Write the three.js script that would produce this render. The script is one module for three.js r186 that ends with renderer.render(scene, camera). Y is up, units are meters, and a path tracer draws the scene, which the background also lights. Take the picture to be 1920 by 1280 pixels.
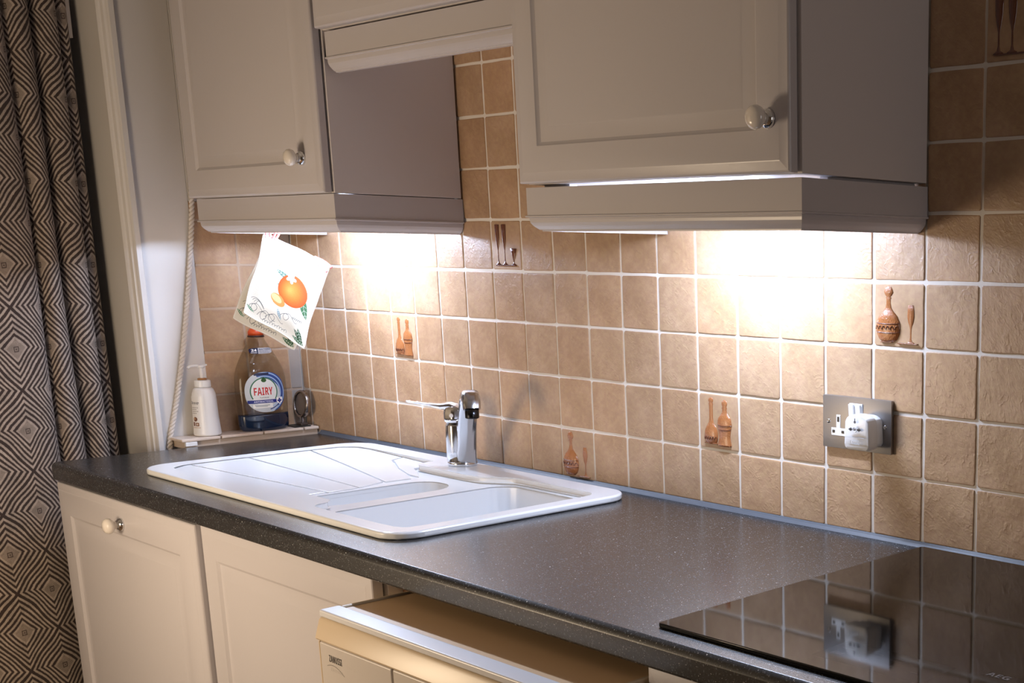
import * as THREE from 'three';
import { RoundedBoxGeometry } from 'three/addons/geometries/RoundedBoxGeometry.js';
import { RectAreaLightUniformsLib } from 'three/addons/lights/RectAreaLightUniformsLib.js';
import { mergeGeometries, toCreasedNormals } from 'three/addons/utils/BufferGeometryUtils.js';
import { Brush, Evaluator, SUBTRACTION } from 'three-bvh-csg';

// ------------------------------------------------------------------ camera, exposure, room light
const scene = new THREE.Scene();
scene.background = new THREE.Color(0x000000);
const camera = new THREE.PerspectiveCamera(30.7356, 1.5, 0.05, 30);
camera.position.set(1.1746, 1.3706, 1.5472);
camera.rotation.set(-0.21004, 0.66526, 0.01032, 'YXZ');
camera.setViewOffset(1920, 1280, -731.55, -331.36, 1920, 1280);   // a cropped frame: the lens axis lies low right
const renderer = new THREE.WebGLRenderer({ antialias: true });
renderer.toneMapping = THREE.LinearToneMapping;
renderer.toneMappingExposure = 1.0;
renderer.shadowMap.enabled = true;
RectAreaLightUniformsLib.init();
const WARM = new THREE.Color(1, 0.78, 0.54), COOL = new THREE.Color(0.80, 0.95, 1.27), HALL = new THREE.Color(1, 0.95, 0.95);
const ROOM_LAMP = 2.02, CABINET_LAMP = 0.078, CABINET_STRIP = 225, HALL_LIGHT = 1.3;

// ------------------------------------------------------------------ helpers
let seed = 7;
const rnd = () => { seed = (seed * 1664525 + 1013904223) >>> 0; return seed / 4294967296; };
const used = {};
const numbered = (n) => { const k = used[n] = (used[n] ?? -1) + 1; return k ? `${n}_${String(k).padStart(3, '0')}` : n; };
function finish(o) { o.castShadow = true; o.receiveShadow = true; return o; }
function part(name, geo, m, parent) { const o = finish(new THREE.Mesh(geo, m)); o.name = name; parent.add(o); return o; }
function thing(name, label, category, [x, y, z] = [0, 0, 0], group) {
  const o = new THREE.Group(); o.name = numbered(name); o.position.set(x, y, z);
  o.userData = { label, category }; if (group) o.userData.group = group;
  scene.add(o); return o;
}
function struct(name, geo, m) {
  const o = geo ? finish(new THREE.Mesh(geo, m)) : new THREE.Group();
  o.name = name; o.userData = { kind: 'structure' }; scene.add(o); return o;
}
function flatten(g) { // keep large plane faces exactly plane beside rounded edges
  const p = g.attributes.position, n = g.attributes.normal, a = V(), b = V(), c = V();
  for (let i = 0; i < p.count; i += 3) {
    a.fromBufferAttribute(p, i); b.fromBufferAttribute(p, i + 1).sub(a); c.fromBufferAttribute(p, i + 2).sub(a); b.cross(c);
    const area = b.length(); if (area < 1e-12) continue; b.divideScalar(area);
    if (Math.max(Math.abs(b.x), Math.abs(b.y), Math.abs(b.z)) > 0.9998) for (let k = 0; k < 3; k++) n.setXYZ(i + k, b.x, b.y, b.z);
  }
  return g;
}
const clean = (g) => { const k = g.index ? g.toNonIndexed() : g; for (const n of Object.keys(k.attributes)) if (!['position', 'normal', 'uv'].includes(n)) k.deleteAttribute(n); return k; };
const merge = (list) => mergeGeometries(list.map(clean));
const box = (x0, x1, y0, y1, z0, z1, r = 0.0015) => {
  const g = new RoundedBoxGeometry(x1 - x0, y1 - y0, z1 - z0, 2, Math.min(r, (x1 - x0) / 2.01, (y1 - y0) / 2.01, (z1 - z0) / 2.01));
  g.translate((x0 + x1) / 2, (y0 + y1) / 2, (z0 + z1) / 2); return g;
};
const V = (x, y, z) => new THREE.Vector3(x, y, z);
function lathe(pts, seg = 40) { return new THREE.LatheGeometry(pts.map(([r, y]) => new THREE.Vector2(Math.max(r, 1e-5), y)), seg); }
function tube(pts, r, seg = 40, rad = 10) { return new THREE.TubeGeometry(new THREE.CatmullRomCurve3(pts.map((p) => V(...p))), seg, r, rad, false); }
const smooth = (a, b, t) => { t = Math.min(1, Math.max(0, (t - a) / (b - a))); return t * t * (3 - 2 * t); };
// horizontal shape (x, z) extruded upwards from y0 to y1
function slab(pts, y0, y1, holes = [], bevel = 0.002, seg = 3) {
  const mk = (p, C) => { const s = new C(); p.forEach(([x, z], i) => i ? s.lineTo(x, -z) : s.moveTo(x, -z)); s.closePath(); return s; };
  const s = mk(pts, THREE.Shape); for (const h of holes) s.holes.push(mk(h, THREE.Path));
  const g = new THREE.ExtrudeGeometry(s, { depth: y1 - y0 - 2 * bevel, bevelEnabled: bevel > 0, bevelSize: bevel, bevelThickness: bevel, bevelOffset: -bevel, bevelSegments: seg });
  g.rotateX(-Math.PI / 2); g.translate(0, y0 + bevel, 0); return flatten(toCreasedNormals(g, 0.6));
}
function roundRect(x0, x1, z0, z1, r, n = 10) {
  const rr = Array.isArray(r) ? r : [r, r, r, r], p = [];
  const c = [[x1 - rr[0], z1 - rr[0], 0, rr[0]], [x0 + rr[1], z1 - rr[1], 1, rr[1]], [x0 + rr[2], z0 + rr[2], 2, rr[2]], [x1 - rr[3], z0 + rr[3], 3, rr[3]]];
  for (const [cx, cz, k, q] of c) for (let i = 0; i <= n; i++) { const a = (k + i / n) * Math.PI / 2; p.push([cx + q * Math.cos(a), cz + q * Math.sin(a)]); }
  return p;
}
function curve2(pts, n, closed = false) {
  return new THREE.CatmullRomCurve3(pts.map(([x, z]) => V(x, 0, z)), closed, 'centripetal').getPoints(n).map((v) => [v.x, v.z]);
}
// rings of equal point count joined by quads, closing each ring
function loft(rings, capEnd = true, flip = false) {
  const n = rings[0].length, pos = [], idx = [];
  rings.forEach((r) => r.forEach((p) => pos.push(...p)));
  for (let k = 0; k + 1 < rings.length; k++) for (let i = 0; i < n; i++) {
    const a = k * n + i, b = k * n + (i + 1) % n, c = a + n, d = b + n;
    flip ? idx.push(a, c, b, b, c, d) : idx.push(a, b, c, b, d, c);
  }
  if (capEnd) {
    const last = rings.at(-1), m = pos.length / 3, c = [0, 0, 0];
    last.forEach((p) => p.forEach((v, j) => { c[j] += v / n; })); pos.push(...c);
    for (let i = 0; i < n; i++) { const a = (rings.length - 1) * n + i, b = (rings.length - 1) * n + (i + 1) % n; flip ? idx.push(a, m, b) : idx.push(a, b, m); }
  }
  const g = new THREE.BufferGeometry();
  g.setAttribute('position', new THREE.Float32BufferAttribute(pos, 3)); g.setIndex(idx);
  g.setAttribute('uv', new THREE.Float32BufferAttribute(new Float32Array(pos.length / 3 * 2), 2));
  g.computeVertexNormals(); return g;
}
const creased = (g, a = 0.5) => flatten(toCreasedNormals(clean(g), a));

// ------------------------------------------------------------------ noise and textures
const perm = new Uint16Array(512); { const p = [...Array(256).keys()]; for (let i = 255; i > 0; i--) { const j = Math.floor(rnd() * (i + 1)); [p[i], p[j]] = [p[j], p[i]]; } for (let i = 0; i < 512; i++) perm[i] = p[i & 255]; }
function vnoise(x, y) {
  const X = Math.floor(x), Y = Math.floor(y), fx = x - X, fy = y - Y, u = fx * fx * (3 - 2 * fx), v = fy * fy * (3 - 2 * fy);
  const h = (i, j) => perm[(perm[(X + i) & 255] + Y + j) & 255] / 255;
  return (h(0, 0) * (1 - u) + h(1, 0) * u) * (1 - v) + (h(0, 1) * (1 - u) + h(1, 1) * u) * v;
}
const fbm = (x, y, o = 4) => { let s = 0, a = 0.5, t = 0; for (let i = 0; i < o; i++) { s += a * vnoise(x, y); t += a; a /= 2; x = x * 2.03 + 17.3; y = y * 2.03 + 9.1; } return s / t; };
function dataTex(w, h, fn, srgb = false, repeat = true) {
  const d = new Uint8Array(w * h * 4);
  for (let j = 0; j < h; j++) for (let i = 0; i < w; i++) { const c = fn(i / w, j / h), k = (j * w + i) * 4; d[k] = c[0]; d[k + 1] = c[1]; d[k + 2] = c[2]; d[k + 3] = 255; }
  const t = new THREE.DataTexture(d, w, h, THREE.RGBAFormat);
  t.magFilter = THREE.LinearFilter; t.minFilter = THREE.LinearFilter; if (repeat) t.wrapS = t.wrapT = THREE.RepeatWrapping;
  if (srgb) t.colorSpace = THREE.SRGBColorSpace; t.needsUpdate = true; return t;
}
function canvasTex(w, h, draw) {
  const c = document.createElement('canvas'); c.width = w; c.height = h; const x = c.getContext('2d'); draw(x, w, h);
  const t = new THREE.CanvasTexture(c); t.colorSpace = THREE.SRGBColorSpace; return t;
}
const grey = (v) => { const k = Math.max(0, Math.min(255, Math.round(v * 255))); return [k, k, k]; };
// riven stone-look relief of the tiles, 0.5 m square
const tileBump = dataTex(1024, 1024, (u, v) => {
  const x = u * 0.5, y = v * 0.5, wx = fbm(x * 60, y * 60, 3), wy = fbm(x * 60 + 40, y * 60 + 70, 3);
  const p = (x + y * 0.75), q = (y - x * 0.55);
  const ridge = 1 - Math.abs(2 * vnoise(p * 85 + wx * 4, q * 40 + wy * 4) - 1);
  const fine = fbm(p * 420 + wx * 3, q * 260 + wy * 3, 3);
  return grey(0.24 * Math.pow(ridge, 3.5) * smooth(0.4, 0.65, fbm(x * 60 + 31, y * 60, 2)) + 0.54 * fbm(x * 45 + 7, y * 45, 3) + 0.22 * fine);
});
const tileMap = dataTex(512, 512, (u, v) => {
  const x = u * 0.5, y = v * 0.5, a = fbm(x * 26 + 3, y * 26, 4), b = fbm(x * 160 + 9, y * 160 + 4, 3);
  const k = 0.90 + 0.14 * a + 0.08 * (b - 0.5);
  return [232 * k, (188 + 8 * b) * k * (0.985 + 0.03 * a), (146 + 14 * a) * k].map((c) => Math.min(255, c));
}, true);
const speck = dataTex(1024, 1024, (u, v) => {
  const n = vnoise(u * 500, v * 500), m = fbm(u * 160, v * 160 + 5, 2), f = vnoise(u * 220 + 90, v * 220 + 12);
  let k = 25 + 32 * (m - 0.5) + 30 * (n - 0.5); if (f > 0.78) k += 95 * (f - 0.78) / 0.22; if (f < 0.10) k -= 22;
  return [k * 0.93, k * 0.985, k * 1.06];
}, true);
const speckBump = dataTex(512, 512, (u, v) => grey(0.5 * vnoise(u * 300, v * 300) + 0.5 * fbm(u * 120, v * 120, 2)));
const weaveBump = dataTex(256, 256, (u, v) => grey(0.5 + 0.25 * Math.sin(u * 2 * Math.PI * 32) * Math.sin(v * 2 * Math.PI * 32) + 0.25 * (vnoise(u * 90, v * 90) - 0.5)));
const bumpy = dataTex(512, 512, (u, v) => grey(fbm(u * 60, v * 60, 3)));
// woven lattice of nested diamonds: one period is 0.16 x 0.21 m
const diamond = dataTex(512, 672, (u, v) => {
  const wob = 0.012 * (vnoise(u * 40, v * 52) - 0.5) + 0.010 * (vnoise(u * 150, v * 190) - 0.5);
  const wu = u + 0.016 * Math.sin(2 * Math.PI * v * 2) * Math.sin(2 * Math.PI * u), wv = v + 0.014 * Math.sin(2 * Math.PI * u * 2 + 1);
  let du = Math.abs(wu - Math.round(wu)), dv = Math.abs(wv - Math.round(wv));
  let d = 2 * (du + dv), cu = du, cv = dv;
  if (d > 1) { d = 2 - d; cu = 0.5 - du; cv = 0.5 - dv; }
  d += wob;
  const fib = vnoise(u * 230, v * 70) * 0.5 + vnoise(u * 90, v * 300) * 0.5, mott = fbm(u * 9, v * 12, 3);
  let dark;
  if (d < 0.25) { const q = Math.max(cu, cv); dark = (q > 0.022 && q < 0.034) ? 0.8 : q < 0.010 ? 0.7 : 0.22 + 0.25 * (fib - 0.4); }
  else { const f = (d * 6.4 + 0.4) % 1; dark = smooth(0.40, 0.52, f) * (1 - smooth(0.92, 1.0, f)); }
  dark = Math.max(0, Math.min(1, dark + 0.35 * (fib - 0.5) * (1 - Math.abs(2 * dark - 1) * 0.4)));
  const k = 0.9 + 0.22 * (mott - 0.5) + 0.25 * (fib - 0.5);
  return [(172 - 116 * dark) * k, (158 - 114 * dark) * k, (146 - 106 * dark) * k];
}, true);

// ------------------------------------------------------------------ materials
const std = (color, roughness = 0.5, extra = {}) => new THREE.MeshPhysicalMaterial({ color, roughness, metalness: 0, ...extra });
const lin = (r, g, b) => new THREE.Color().setRGB(r, g, b);
const M = {
  cabinet: std(lin(0.54, 0.515, 0.535), 0.29, { bumpMap: bumpy, bumpScale: 0.00008 }),
  carcass: std(lin(0.66, 0.62, 0.62), 0.5),
  ceramic: std(lin(0.78, 0.73, 0.68), 0.12, { clearcoat: 1, clearcoatRoughness: 0.05 }),
  chrome: std(lin(0.78, 0.79, 0.81), 0.09, { metalness: 1 }),
  nickel: std(lin(0.34, 0.325, 0.32), 0.42, { metalness: 1 }),
  grout: std(lin(0.74, 0.70, 0.65), 0.85, { bumpMap: bumpy, bumpScale: 0.0006 }),
  paint: std(lin(0.74, 0.70, 0.65), 0.6),
  gloss: std(lin(0.62, 0.60, 0.585), 0.35),
  wall: std(lin(0.34, 0.31, 0.29), 0.85),
  ceiling: std(lin(0.5, 0.48, 0.46), 0.9),
  worktop: std(0xffffff, 0.5, { map: speck, bumpMap: speckBump, bumpScale: 0.00016, specularIntensity: 0.3, clearcoat: 1, clearcoatRoughness: 0.25 }),
  sink: std(lin(0.83, 0.84, 0.85), 0.24, { clearcoat: 0.3, clearcoatRoughness: 0.2 }),
  black: std(lin(0.006, 0.006, 0.006), 0.05, { ior: 1.42 }),
  dark: std(lin(0.02, 0.018, 0.016), 0.4),
  silicone: std(lin(0.080, 0.090, 0.108), 0.5),
  appliance: std(lin(0.66, 0.53, 0.37), 0.32),
  applianceTrim: std(lin(0.74, 0.75, 0.78), 0.3),
  white: std(lin(0.80, 0.80, 0.80), 0.3),
  wood: std(lin(0.20, 0.09, 0.04), 0.6),
  floor: std(lin(0.30, 0.20, 0.12), 0.5),
  cloth: std(0xffffff, 0.95, { map: diamond, bumpMap: weaveBump, bumpScale: 0.0008, side: THREE.DoubleSide, sheen: 0.2, sheenRoughness: 0.8, sheenColor: lin(0.3, 0.28, 0.26) }),
  rope: std(lin(0.66, 0.61, 0.57), 0.9),
  print: std(lin(0.55, 0.55, 0.56), 0.5),
};
const tileMats = [[1, 1, 1], [0.93, 0.90, 0.88], [1.03, 1.0, 0.97], [0.96, 0.97, 0.99]].map((c) => std(lin(0.58 * c[0], 0.58 * c[1], 0.58 * c[2]), 0.42, { map: tileMap, bumpMap: tileBump, bumpScale: 0.0012 }));
const plainTile = std(lin(0.58, 0.58, 0.58), 0.42, { map: tileMap, bumpMap: tileBump, bumpScale: 0.0004 });
const glaze = std(lin(0.36, 0.135, 0.045), 0.2, { clearcoat: 0.8, clearcoatRoughness: 0.08, bumpMap: bumpy, bumpScale: 0.0006 });
const glazeDark = std(lin(0.13, 0.040, 0.020), 0.14, { clearcoat: 1, clearcoatRoughness: 0.05 });

// ------------------------------------------------------------------ room shell
const P = 0.103, Y0 = 0.91515, XL = -1.99, RX = 2.6, RZ = 4.4, H = 2.45, RV = 0.366;
struct('floor', box(-2.5, RX + 0.1, -0.1, 0, -0.11, RZ + 0.1, 0.001), M.floor);
struct('ceiling', box(-2.5, RX + 0.1, H, H + 0.1, -0.11, RZ + 0.1, 0.001), M.ceiling);
struct('wall_right', box(RX, RX + 0.1, 0, H, -0.11, RZ + 0.1, 0.001), M.wall);
struct('wall_front', box(-2.5, RX, 0, H, RZ, RZ + 0.1, 0.001), M.wall);
const wallBack = struct('wall_back'), wallLeft = struct('wall_left');
part('plaster', box(-2.5, RX, 0, H, -0.11, -0.008, 0.0005), M.wall, wallBack);
part('plaster', box(-2.5, XL - 0.008, 0, H, -0.008, 0.343, 0.0005), M.paint, wallLeft);
part('plaster', box(-2.5, XL - 0.008, 0, H, 1.45, RZ, 0.0005), M.paint, wallLeft);
part('plaster', box(-2.5, XL - 0.008, 2.15, H, 0.343, 1.45, 0.0005), M.paint, wallLeft);
part('painted_panel', box(XL - 0.008, XL - 0.001, 0, H, 0.2295, 0.3445, 0.001), M.gloss, wallLeft);
{ // moulded door lining: lit outer face, stepped bead, deep reveal facing the curtain
  const prof = [[-2.34, 0.343], [-1.984, 0.343], [-1.981, 0.345], [-1.981, 0.3555], [-1.984, 0.358], [-1.989, 0.359], [-1.992, 0.363], [-2.000, 0.3655], [-2.004, 0.3700], [-2.008, 0.3715], [-2.012, 0.3700], [-2.014, RV + 0.001], [-2.34, RV]];
  const s = new THREE.Shape(); prof.forEach(([x, z], i) => i ? s.lineTo(x, -z) : s.moveTo(x, -z)); s.closePath();
  const g = new THREE.ExtrudeGeometry(s, { depth: 2.15, bevelEnabled: false }); g.rotateX(-Math.PI / 2);
  struct('trim_1', toCreasedNormals(g, 0.5), M.gloss);
  const d = struct('door_1');
  part('door_frame', merge([box(-2.40, -2.34, 0, 2.15, 0.343, 0.42), box(-2.40, -2.34, 0, 2.15, 1.38, 1.45), box(-2.40, -2.34, 2.07, 2.15, 0.42, 1.38), box(-2.40, -2.34, 0, 0.12, 0.42, 1.38)]), M.gloss, d);
  part('pane', box(-2.375, -2.365, 0.12, 2.07, 0.42, 1.38, 0.001), M.black, d);
}
// ------------------------------------------------------------------ tiles
function tileGeo(w, h, ou, ov, rough) {
  const out = [], jit = () => (rnd() - 0.5) * rough;
  const side = [[-w / 2, -h / 2, 1, 0, w], [w / 2, -h / 2, 0, 1, h], [w / 2, h / 2, -1, 0, w], [-w / 2, h / 2, 0, -1, h]];
  for (const [x, y, dx, dy, len] of side) for (const t of [0.0022 / len, 0.33, 0.67, 1 - 0.0022 / len]) {
    const j = jit(); out.push([x + dx * t * len + dy * j, y + dy * t * len - dx * j, dy, -dx]);
  }
  const c = out.length, rings = [[1, -0.008, 0], [1, -0.0026, 0.45], [0.976, -0.0006, 0.9], [0.935, 0.0001, 1]];
  const pos = [], nor = [], uv = [], idx = [];
  for (const [s, z, k] of rings) for (const [x, y, nx, ny] of out) {
    pos.push(x * s, y * s, z); const v = V(nx * (1 - k), ny * (1 - k), k).normalize(); nor.push(v.x, v.y, v.z); uv.push((ou + x * s) / 0.5, (ov + y * s) / 0.5);
  }
  pos.push(0, 0, 0.0002); nor.push(0, 0, 1); uv.push(ou / 0.5, ov / 0.5);
  for (let r = 0; r + 1 < rings.length; r++) for (let i = 0; i < c; i++) { const a = r * c + i, b = r * c + (i + 1) % c; idx.push(a, b, a + c, b, b + c, a + c); }
  for (let i = 0; i < c; i++) idx.push(3 * c + i, 3 * c + (i + 1) % c, 4 * c);
  const g = new THREE.BufferGeometry();
  g.setAttribute('position', new THREE.Float32BufferAttribute(pos, 3)); g.setAttribute('normal', new THREE.Float32BufferAttribute(nor, 3)); g.setAttribute('uv', new THREE.Float32BufferAttribute(uv, 2)); g.setIndex(idx);
  return g;
}
const TW = P - 0.0050, variants = [...Array(14)].map(() => tileGeo(TW, TW, 0.06 + rnd() * 0.38, 0.06 + rnd() * 0.38, 0.0012));
const motif = {};   // filled below: col,row -> builder
// relief shapes: flattened turned profiles, half sunk in the tile
const relief = (pts, cx, y0, depth = 0.3, k = 1, seg = 18) => { const g = lathe(pts.map(([a, b]) => [a * k, b * k]), seg); g.scale(1, 1, depth); g.translate(cx, y0, 0); return g; };
const foot = (cx, y0, w) => { const g = box(cx - w, cx + w, y0, y0 + 0.0022, -0.002, 0.0035, 0.001); return g; };
const DECANTER = [[0, 0], [0.012, 0.0005], [0.0185, 0.005], [0.0230, 0.013], [0.0245, 0.023], [0.0230, 0.033], [0.0180, 0.042], [0.0110, 0.048], [0.0062, 0.054], [0.0046, 0.061], [0.0046, 0.068], [0.0062, 0.0695], [0.0040, 0.0712], [0.0074, 0.0745], [0.0094, 0.0785], [0.0080, 0.083], [0.0050, 0.087], [0, 0.0882]];
const FLUTE = [[0, 0], [0.0078, 0.0006], [0.0076, 0.002], [0.0030, 0.004], [0.0018, 0.010], [0.0017, 0.022], [0.0026, 0.027], [0.0052, 0.033], [0.0072, 0.042], [0.0068, 0.052], [0.0054, 0.060], [0, 0.0602]];
const LONGNECK = [[0, 0], [0.010, 0.0005], [0.0145, 0.006], [0.016, 0.014], [0.0148, 0.022], [0.010, 0.030], [0.0058, 0.035], [0.0046, 0.042], [0.0044, 0.062], [0.0052, 0.065], [0.0040, 0.067], [0.0058, 0.070], [0.0052, 0.074], [0, 0.0755]];
const WAVY = [[0, 0], [0.0155, 0.0005], [0.0160, 0.003], [0.0135, 0.012], [0.0130, 0.018], [0.0150, 0.028], [0.0168, 0.036], [0.0150, 0.045], [0.0095, 0.051], [0.0058, 0.055], [0.0052, 0.060], [0.0064, 0.062], [0.0048, 0.064], [0.0066, 0.068], [0.0060, 0.073], [0, 0.0755]];
const TALL = [[0, 0], [0.0095, 0.0006], [0.0085, 0.002], [0.0032, 0.005], [0.0017, 0.012], [0.0017, 0.030], [0.0040, 0.040], [0.0066, 0.054], [0.0074, 0.070], [0.0078, 0.082], [0, 0.0822]];
const CONE = [[0, 0], [0.0085, 0.0006], [0.0075, 0.002], [0.0022, 0.004], [0.0020, 0.008], [0.0065, 0.020], [0.0110, 0.034], [0, 0.0342]];
const zigzag = (cx, y, w, z) => { const p = []; for (let i = 0; i <= 12; i++) { const t = -1 + i / 6; p.push([cx + t * w, y + (i % 2 ? 0.003 : -0.003), z * Math.sqrt(Math.max(0.05, 1 - t * t))]); } return tube(p, 0.0006, 60, 5); };
const band = (cx, y, w, z) => { const p = []; for (let i = 0; i <= 10; i++) { const t = -1 + i / 5; p.push([cx + t * w, y - 0.0012 * (1 - t * t), z * Math.sqrt(Math.max(0.02, 1 - t * t))]); } return tube(p, 0.0006, 24, 5); };
const MOTIFS = {
  decanter: (t) => { part('decanter_relief', relief(DECANTER, -0.020, -0.0430), glaze, t); part('glass_relief', relief(FLUTE, 0.025, -0.0435), glaze, t); part('ground_line', foot(-0.022, -0.0435, 0.012), glaze, t); part('ground_line', foot(0.020, -0.0445, 0.020), glaze, t); part('band_relief', merge([band(-0.020, -0.0125, 0.0238, 0.0076), band(-0.020, -0.0265, 0.0238, 0.0076), zigzag(-0.020, -0.0195, 0.0240, 0.0078)]), glazeDark, t); },
  bottles: (t) => { part('bottle_relief', relief(LONGNECK, -0.018, -0.0415, 0.3, 1.13), glaze, t); part('wavy_bottle_relief', relief(WAVY, 0.017, -0.043, 0.3, 1.12), glaze, t); part('ground_line', foot(-0.014, -0.0405, 0.020), glaze, t); part('ground_line', foot(0.016, -0.0425, 0.016), glaze, t); part('band_relief', merge([band(0.017, -0.004, 0.0182, 0.0060), band(0.017, -0.0115, 0.0165, 0.0054), zigzag(-0.018, -0.0300, 0.0172, 0.0058)]), glazeDark, t); },
  glasses: (t) => { for (const x of [-0.028, -0.005]) part('flute_relief', relief(TALL, x, -0.040, 0.35), glazeDark, t); part('cone_glass_relief', relief(CONE, 0.025, -0.040, 0.35), glazeDark, t); part('ground_line', foot(0.0, -0.0415, 0.034), glazeDark, t); },
};
const DECOR = { '-15,2': 'bottles', '-11,4': 'glasses', '-9,0': 'decanter', '-5,1': 'bottles', '-1,3': 'decanter', '1,7': 'glasses' };
part('grout_bed', box(XL - 0.006, RX, Y0 - 0.02, Y0 + 10 * P, -0.0085, -0.0026, 0.0005), M.grout, wallBack);
part('grout_bed', box(XL - 0.0085, XL - 0.0026, Y0 - 0.02, 1.4725, 0, 0.2280, 0.0005), std(lin(0.47, 0.36, 0.27), 0.8), wallLeft);
part('painted_panel', box(XL - 0.008, XL - 0.001, 1.4735, H, 0, 0.2290, 0.001), M.gloss, wallLeft);
let tileNo = 0;
for (let r = 0; r < 10; r++) for (let c = -19; c < 7; c++) {
  const behindLeft = r >= 6 && c > -18 && c < -13, behindRight = r >= 6 && c > -6 && c < -1;
  if (behindLeft || behindRight) continue;
  const decor = DECOR[`${c},${r}`], base = decor ? tileGeo(TW, TW, 0.06 + rnd() * 0.38, 0.06 + rnd() * 0.38, 0.0012) : variants[Math.floor(rnd() * variants.length)];
  const t = part(numbered('tile'), base, decor ? plainTile : tileMats[Math.floor(rnd() * tileMats.length)], wallBack);
  t.position.set((c + 0.5) * P + (rnd() - 0.5) * 0.0010, Y0 + (r + 0.5) * P + (rnd() - 0.5) * 0.0010, (rnd() - 0.5) * 0.0010);
  t.rotation.set((rnd() - 0.5) * 0.012, (rnd() - 0.5) * 0.012, (rnd() - 0.5) * 0.008);
  if (decor) MOTIFS[decor](t);
}
const narrowB = [...Array(3)].map((_, i) => tileGeo(0.0235, TW, 0.1 + 0.1 * i, 0.2, 0.0006)), narrowL = [...Array(3)].map((_, i) => tileGeo(0.0250, TW, 0.1 + 0.1 * i, 0.3, 0.0006));
const paleTile = std(lin(0.37, 0.32, 0.28), 0.6, { bumpMap: tileBump, bumpScale: 0.0006 });
const lowL = tileGeo(TW, 0.0390, 0.2, 0.2, 0.0006), lowN = tileGeo(0.0250, 0.0390, 0.3, 0.2, 0.0006);
for (let r = 0; r < 10; r++) {
  const y = Y0 + (r + 0.5) * P, yl = r === 5 ? Y0 + 5 * P + 0.0222 : y;
  part(numbered('tile'), narrowB[r % 3], tileMats[r % 4], wallBack).position.set(-1.9722, y, 0);
  if (r > 5) continue;
  const s = part(numbered('tile'), r === 5 ? lowN : narrowL[r % 3], paleTile, wallLeft); s.position.set(XL, yl, 0.0145); s.rotation.y = Math.PI / 2;
  for (let c = 0; c < 2; c++) {
    const t = part(numbered('tile'), r === 5 ? lowL : variants[(r * 2 + c * 5) % variants.length], tileMats[(r + c) % 4], wallLeft);
    t.rotation.set(0, Math.PI / 2, 0); t.position.set(XL + (rnd() - 0.5) * 0.0006, yl, 0.0285 + P * (c + 0.5) - 0.002);
  }
}
// ledge of small tiles at the foot of the left wall
{
  const L = thing('tiled_ledge', 'low cream tiled ledge at the end of the worktop carrying the soap and the detergent', 'ledge', [0, 0, 0]);
  part('riser', box(XL + 0.001, -1.926, 0.905, 0.9215, 0.004, 0.322, 0.001), std(lin(0.62, 0.50, 0.40), 0.5), L);
  const lt = std(lin(0.74, 0.62, 0.52), 0.35, { bumpMap: tileBump, bumpScale: 0.0004 });
  for (const [a, b] of [[0.004, 0.040], [0.0425, 0.140], [0.1425, 0.240], [0.2425, 0.330]]) part(numbered('ledge_tile'), box(XL + 0.001, -1.917, 0.9215, 0.9285, a, b, 0.0022), lt, L);
  part('edging_tile', box(-1.9255, -1.918, 0.911, 0.9212, 0.296, 0.322, 0.001), M.white, L);
}
// ------------------------------------------------------------------ worktop, with the sink's opening cut out
const WL = -1.912, WR = 1.9, WF = 0.600, WT = 0.910, WB = 0.8715;
{
  const s = new THREE.Shape(), R = 0.011, r = 0.004;
  s.moveTo(0.0015, WB); s.lineTo(WF - r, WB); s.absarc(WF - r, WB + r, r, -Math.PI / 2, 0); s.lineTo(WF, WT - R); s.absarc(WF - R, WT - R, R, 0, Math.PI / 2); s.lineTo(0.0015, WT); s.closePath();
  const g = new THREE.ExtrudeGeometry(s, { depth: WR - WL - 0.002, bevelEnabled: true, bevelSize: 0.001, bevelOffset: -0.001, bevelThickness: 0.001, bevelSegments: 1, curveSegments: 10 });
  g.rotateY(-Math.PI / 2); g.scale(1, 1, 1); // profile (z, y) extruded along x
  g.translate(WR - 0.001, 0, 0);
  const p = g.attributes.position; // rotateY(-90): (a, y, d) -> (-d, y, a)
  const cut = new Brush(new THREE.BoxGeometry(0.955, 0.2, 0.455)); cut.position.set(-1.1465, 0.9, 0.2875); cut.updateMatrixWorld();
  const body = new Brush(g); body.updateMatrixWorld();
  const ev = new Evaluator(); ev.attributes = ['position', 'normal', 'uv']; ev.useGroups = false;
  const res = ev.evaluate(body, cut, SUBTRACTION).geometry, q = res.attributes.position, n = res.attributes.normal, uv = new Float32Array(q.count * 2);
  for (let i = 0; i < q.count; i++) { const ax = Math.abs(n.getX(i)) > 0.7; uv[2 * i] = (ax ? q.getZ(i) : q.getX(i)) / 0.35; uv[2 * i + 1] = (Math.abs(n.getY(i)) > 0.6 ? q.getZ(i) : q.getY(i)) / 0.35; }
  res.setAttribute('uv', new THREE.BufferAttribute(uv, 2));
  const w = thing('worktop', 'dark grey speckled laminate worktop with rounded front edge running along the tiled wall', 'worktop');
  part('worktop_slab', creased(res, 0.5), M.worktop, w);
  part('sealant_bead', (() => { const b = new THREE.Shape(); b.moveTo(0, WT - 0.001); b.lineTo(0.0085, WT - 0.001); b.lineTo(0.0085, WT + 0.001); b.quadraticCurveTo(0.003, WT + 0.002, 0.0005, WT + 0.0085); b.closePath(); const k = new THREE.ExtrudeGeometry(b, { depth: WR + 1.915, bevelEnabled: false, curveSegments: 6 }); k.rotateY(-Math.PI / 2); k.translate(WR, 0, 0.0004); return toCreasedNormals(k, 0.7); })(), M.silicone, w);
}
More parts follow.
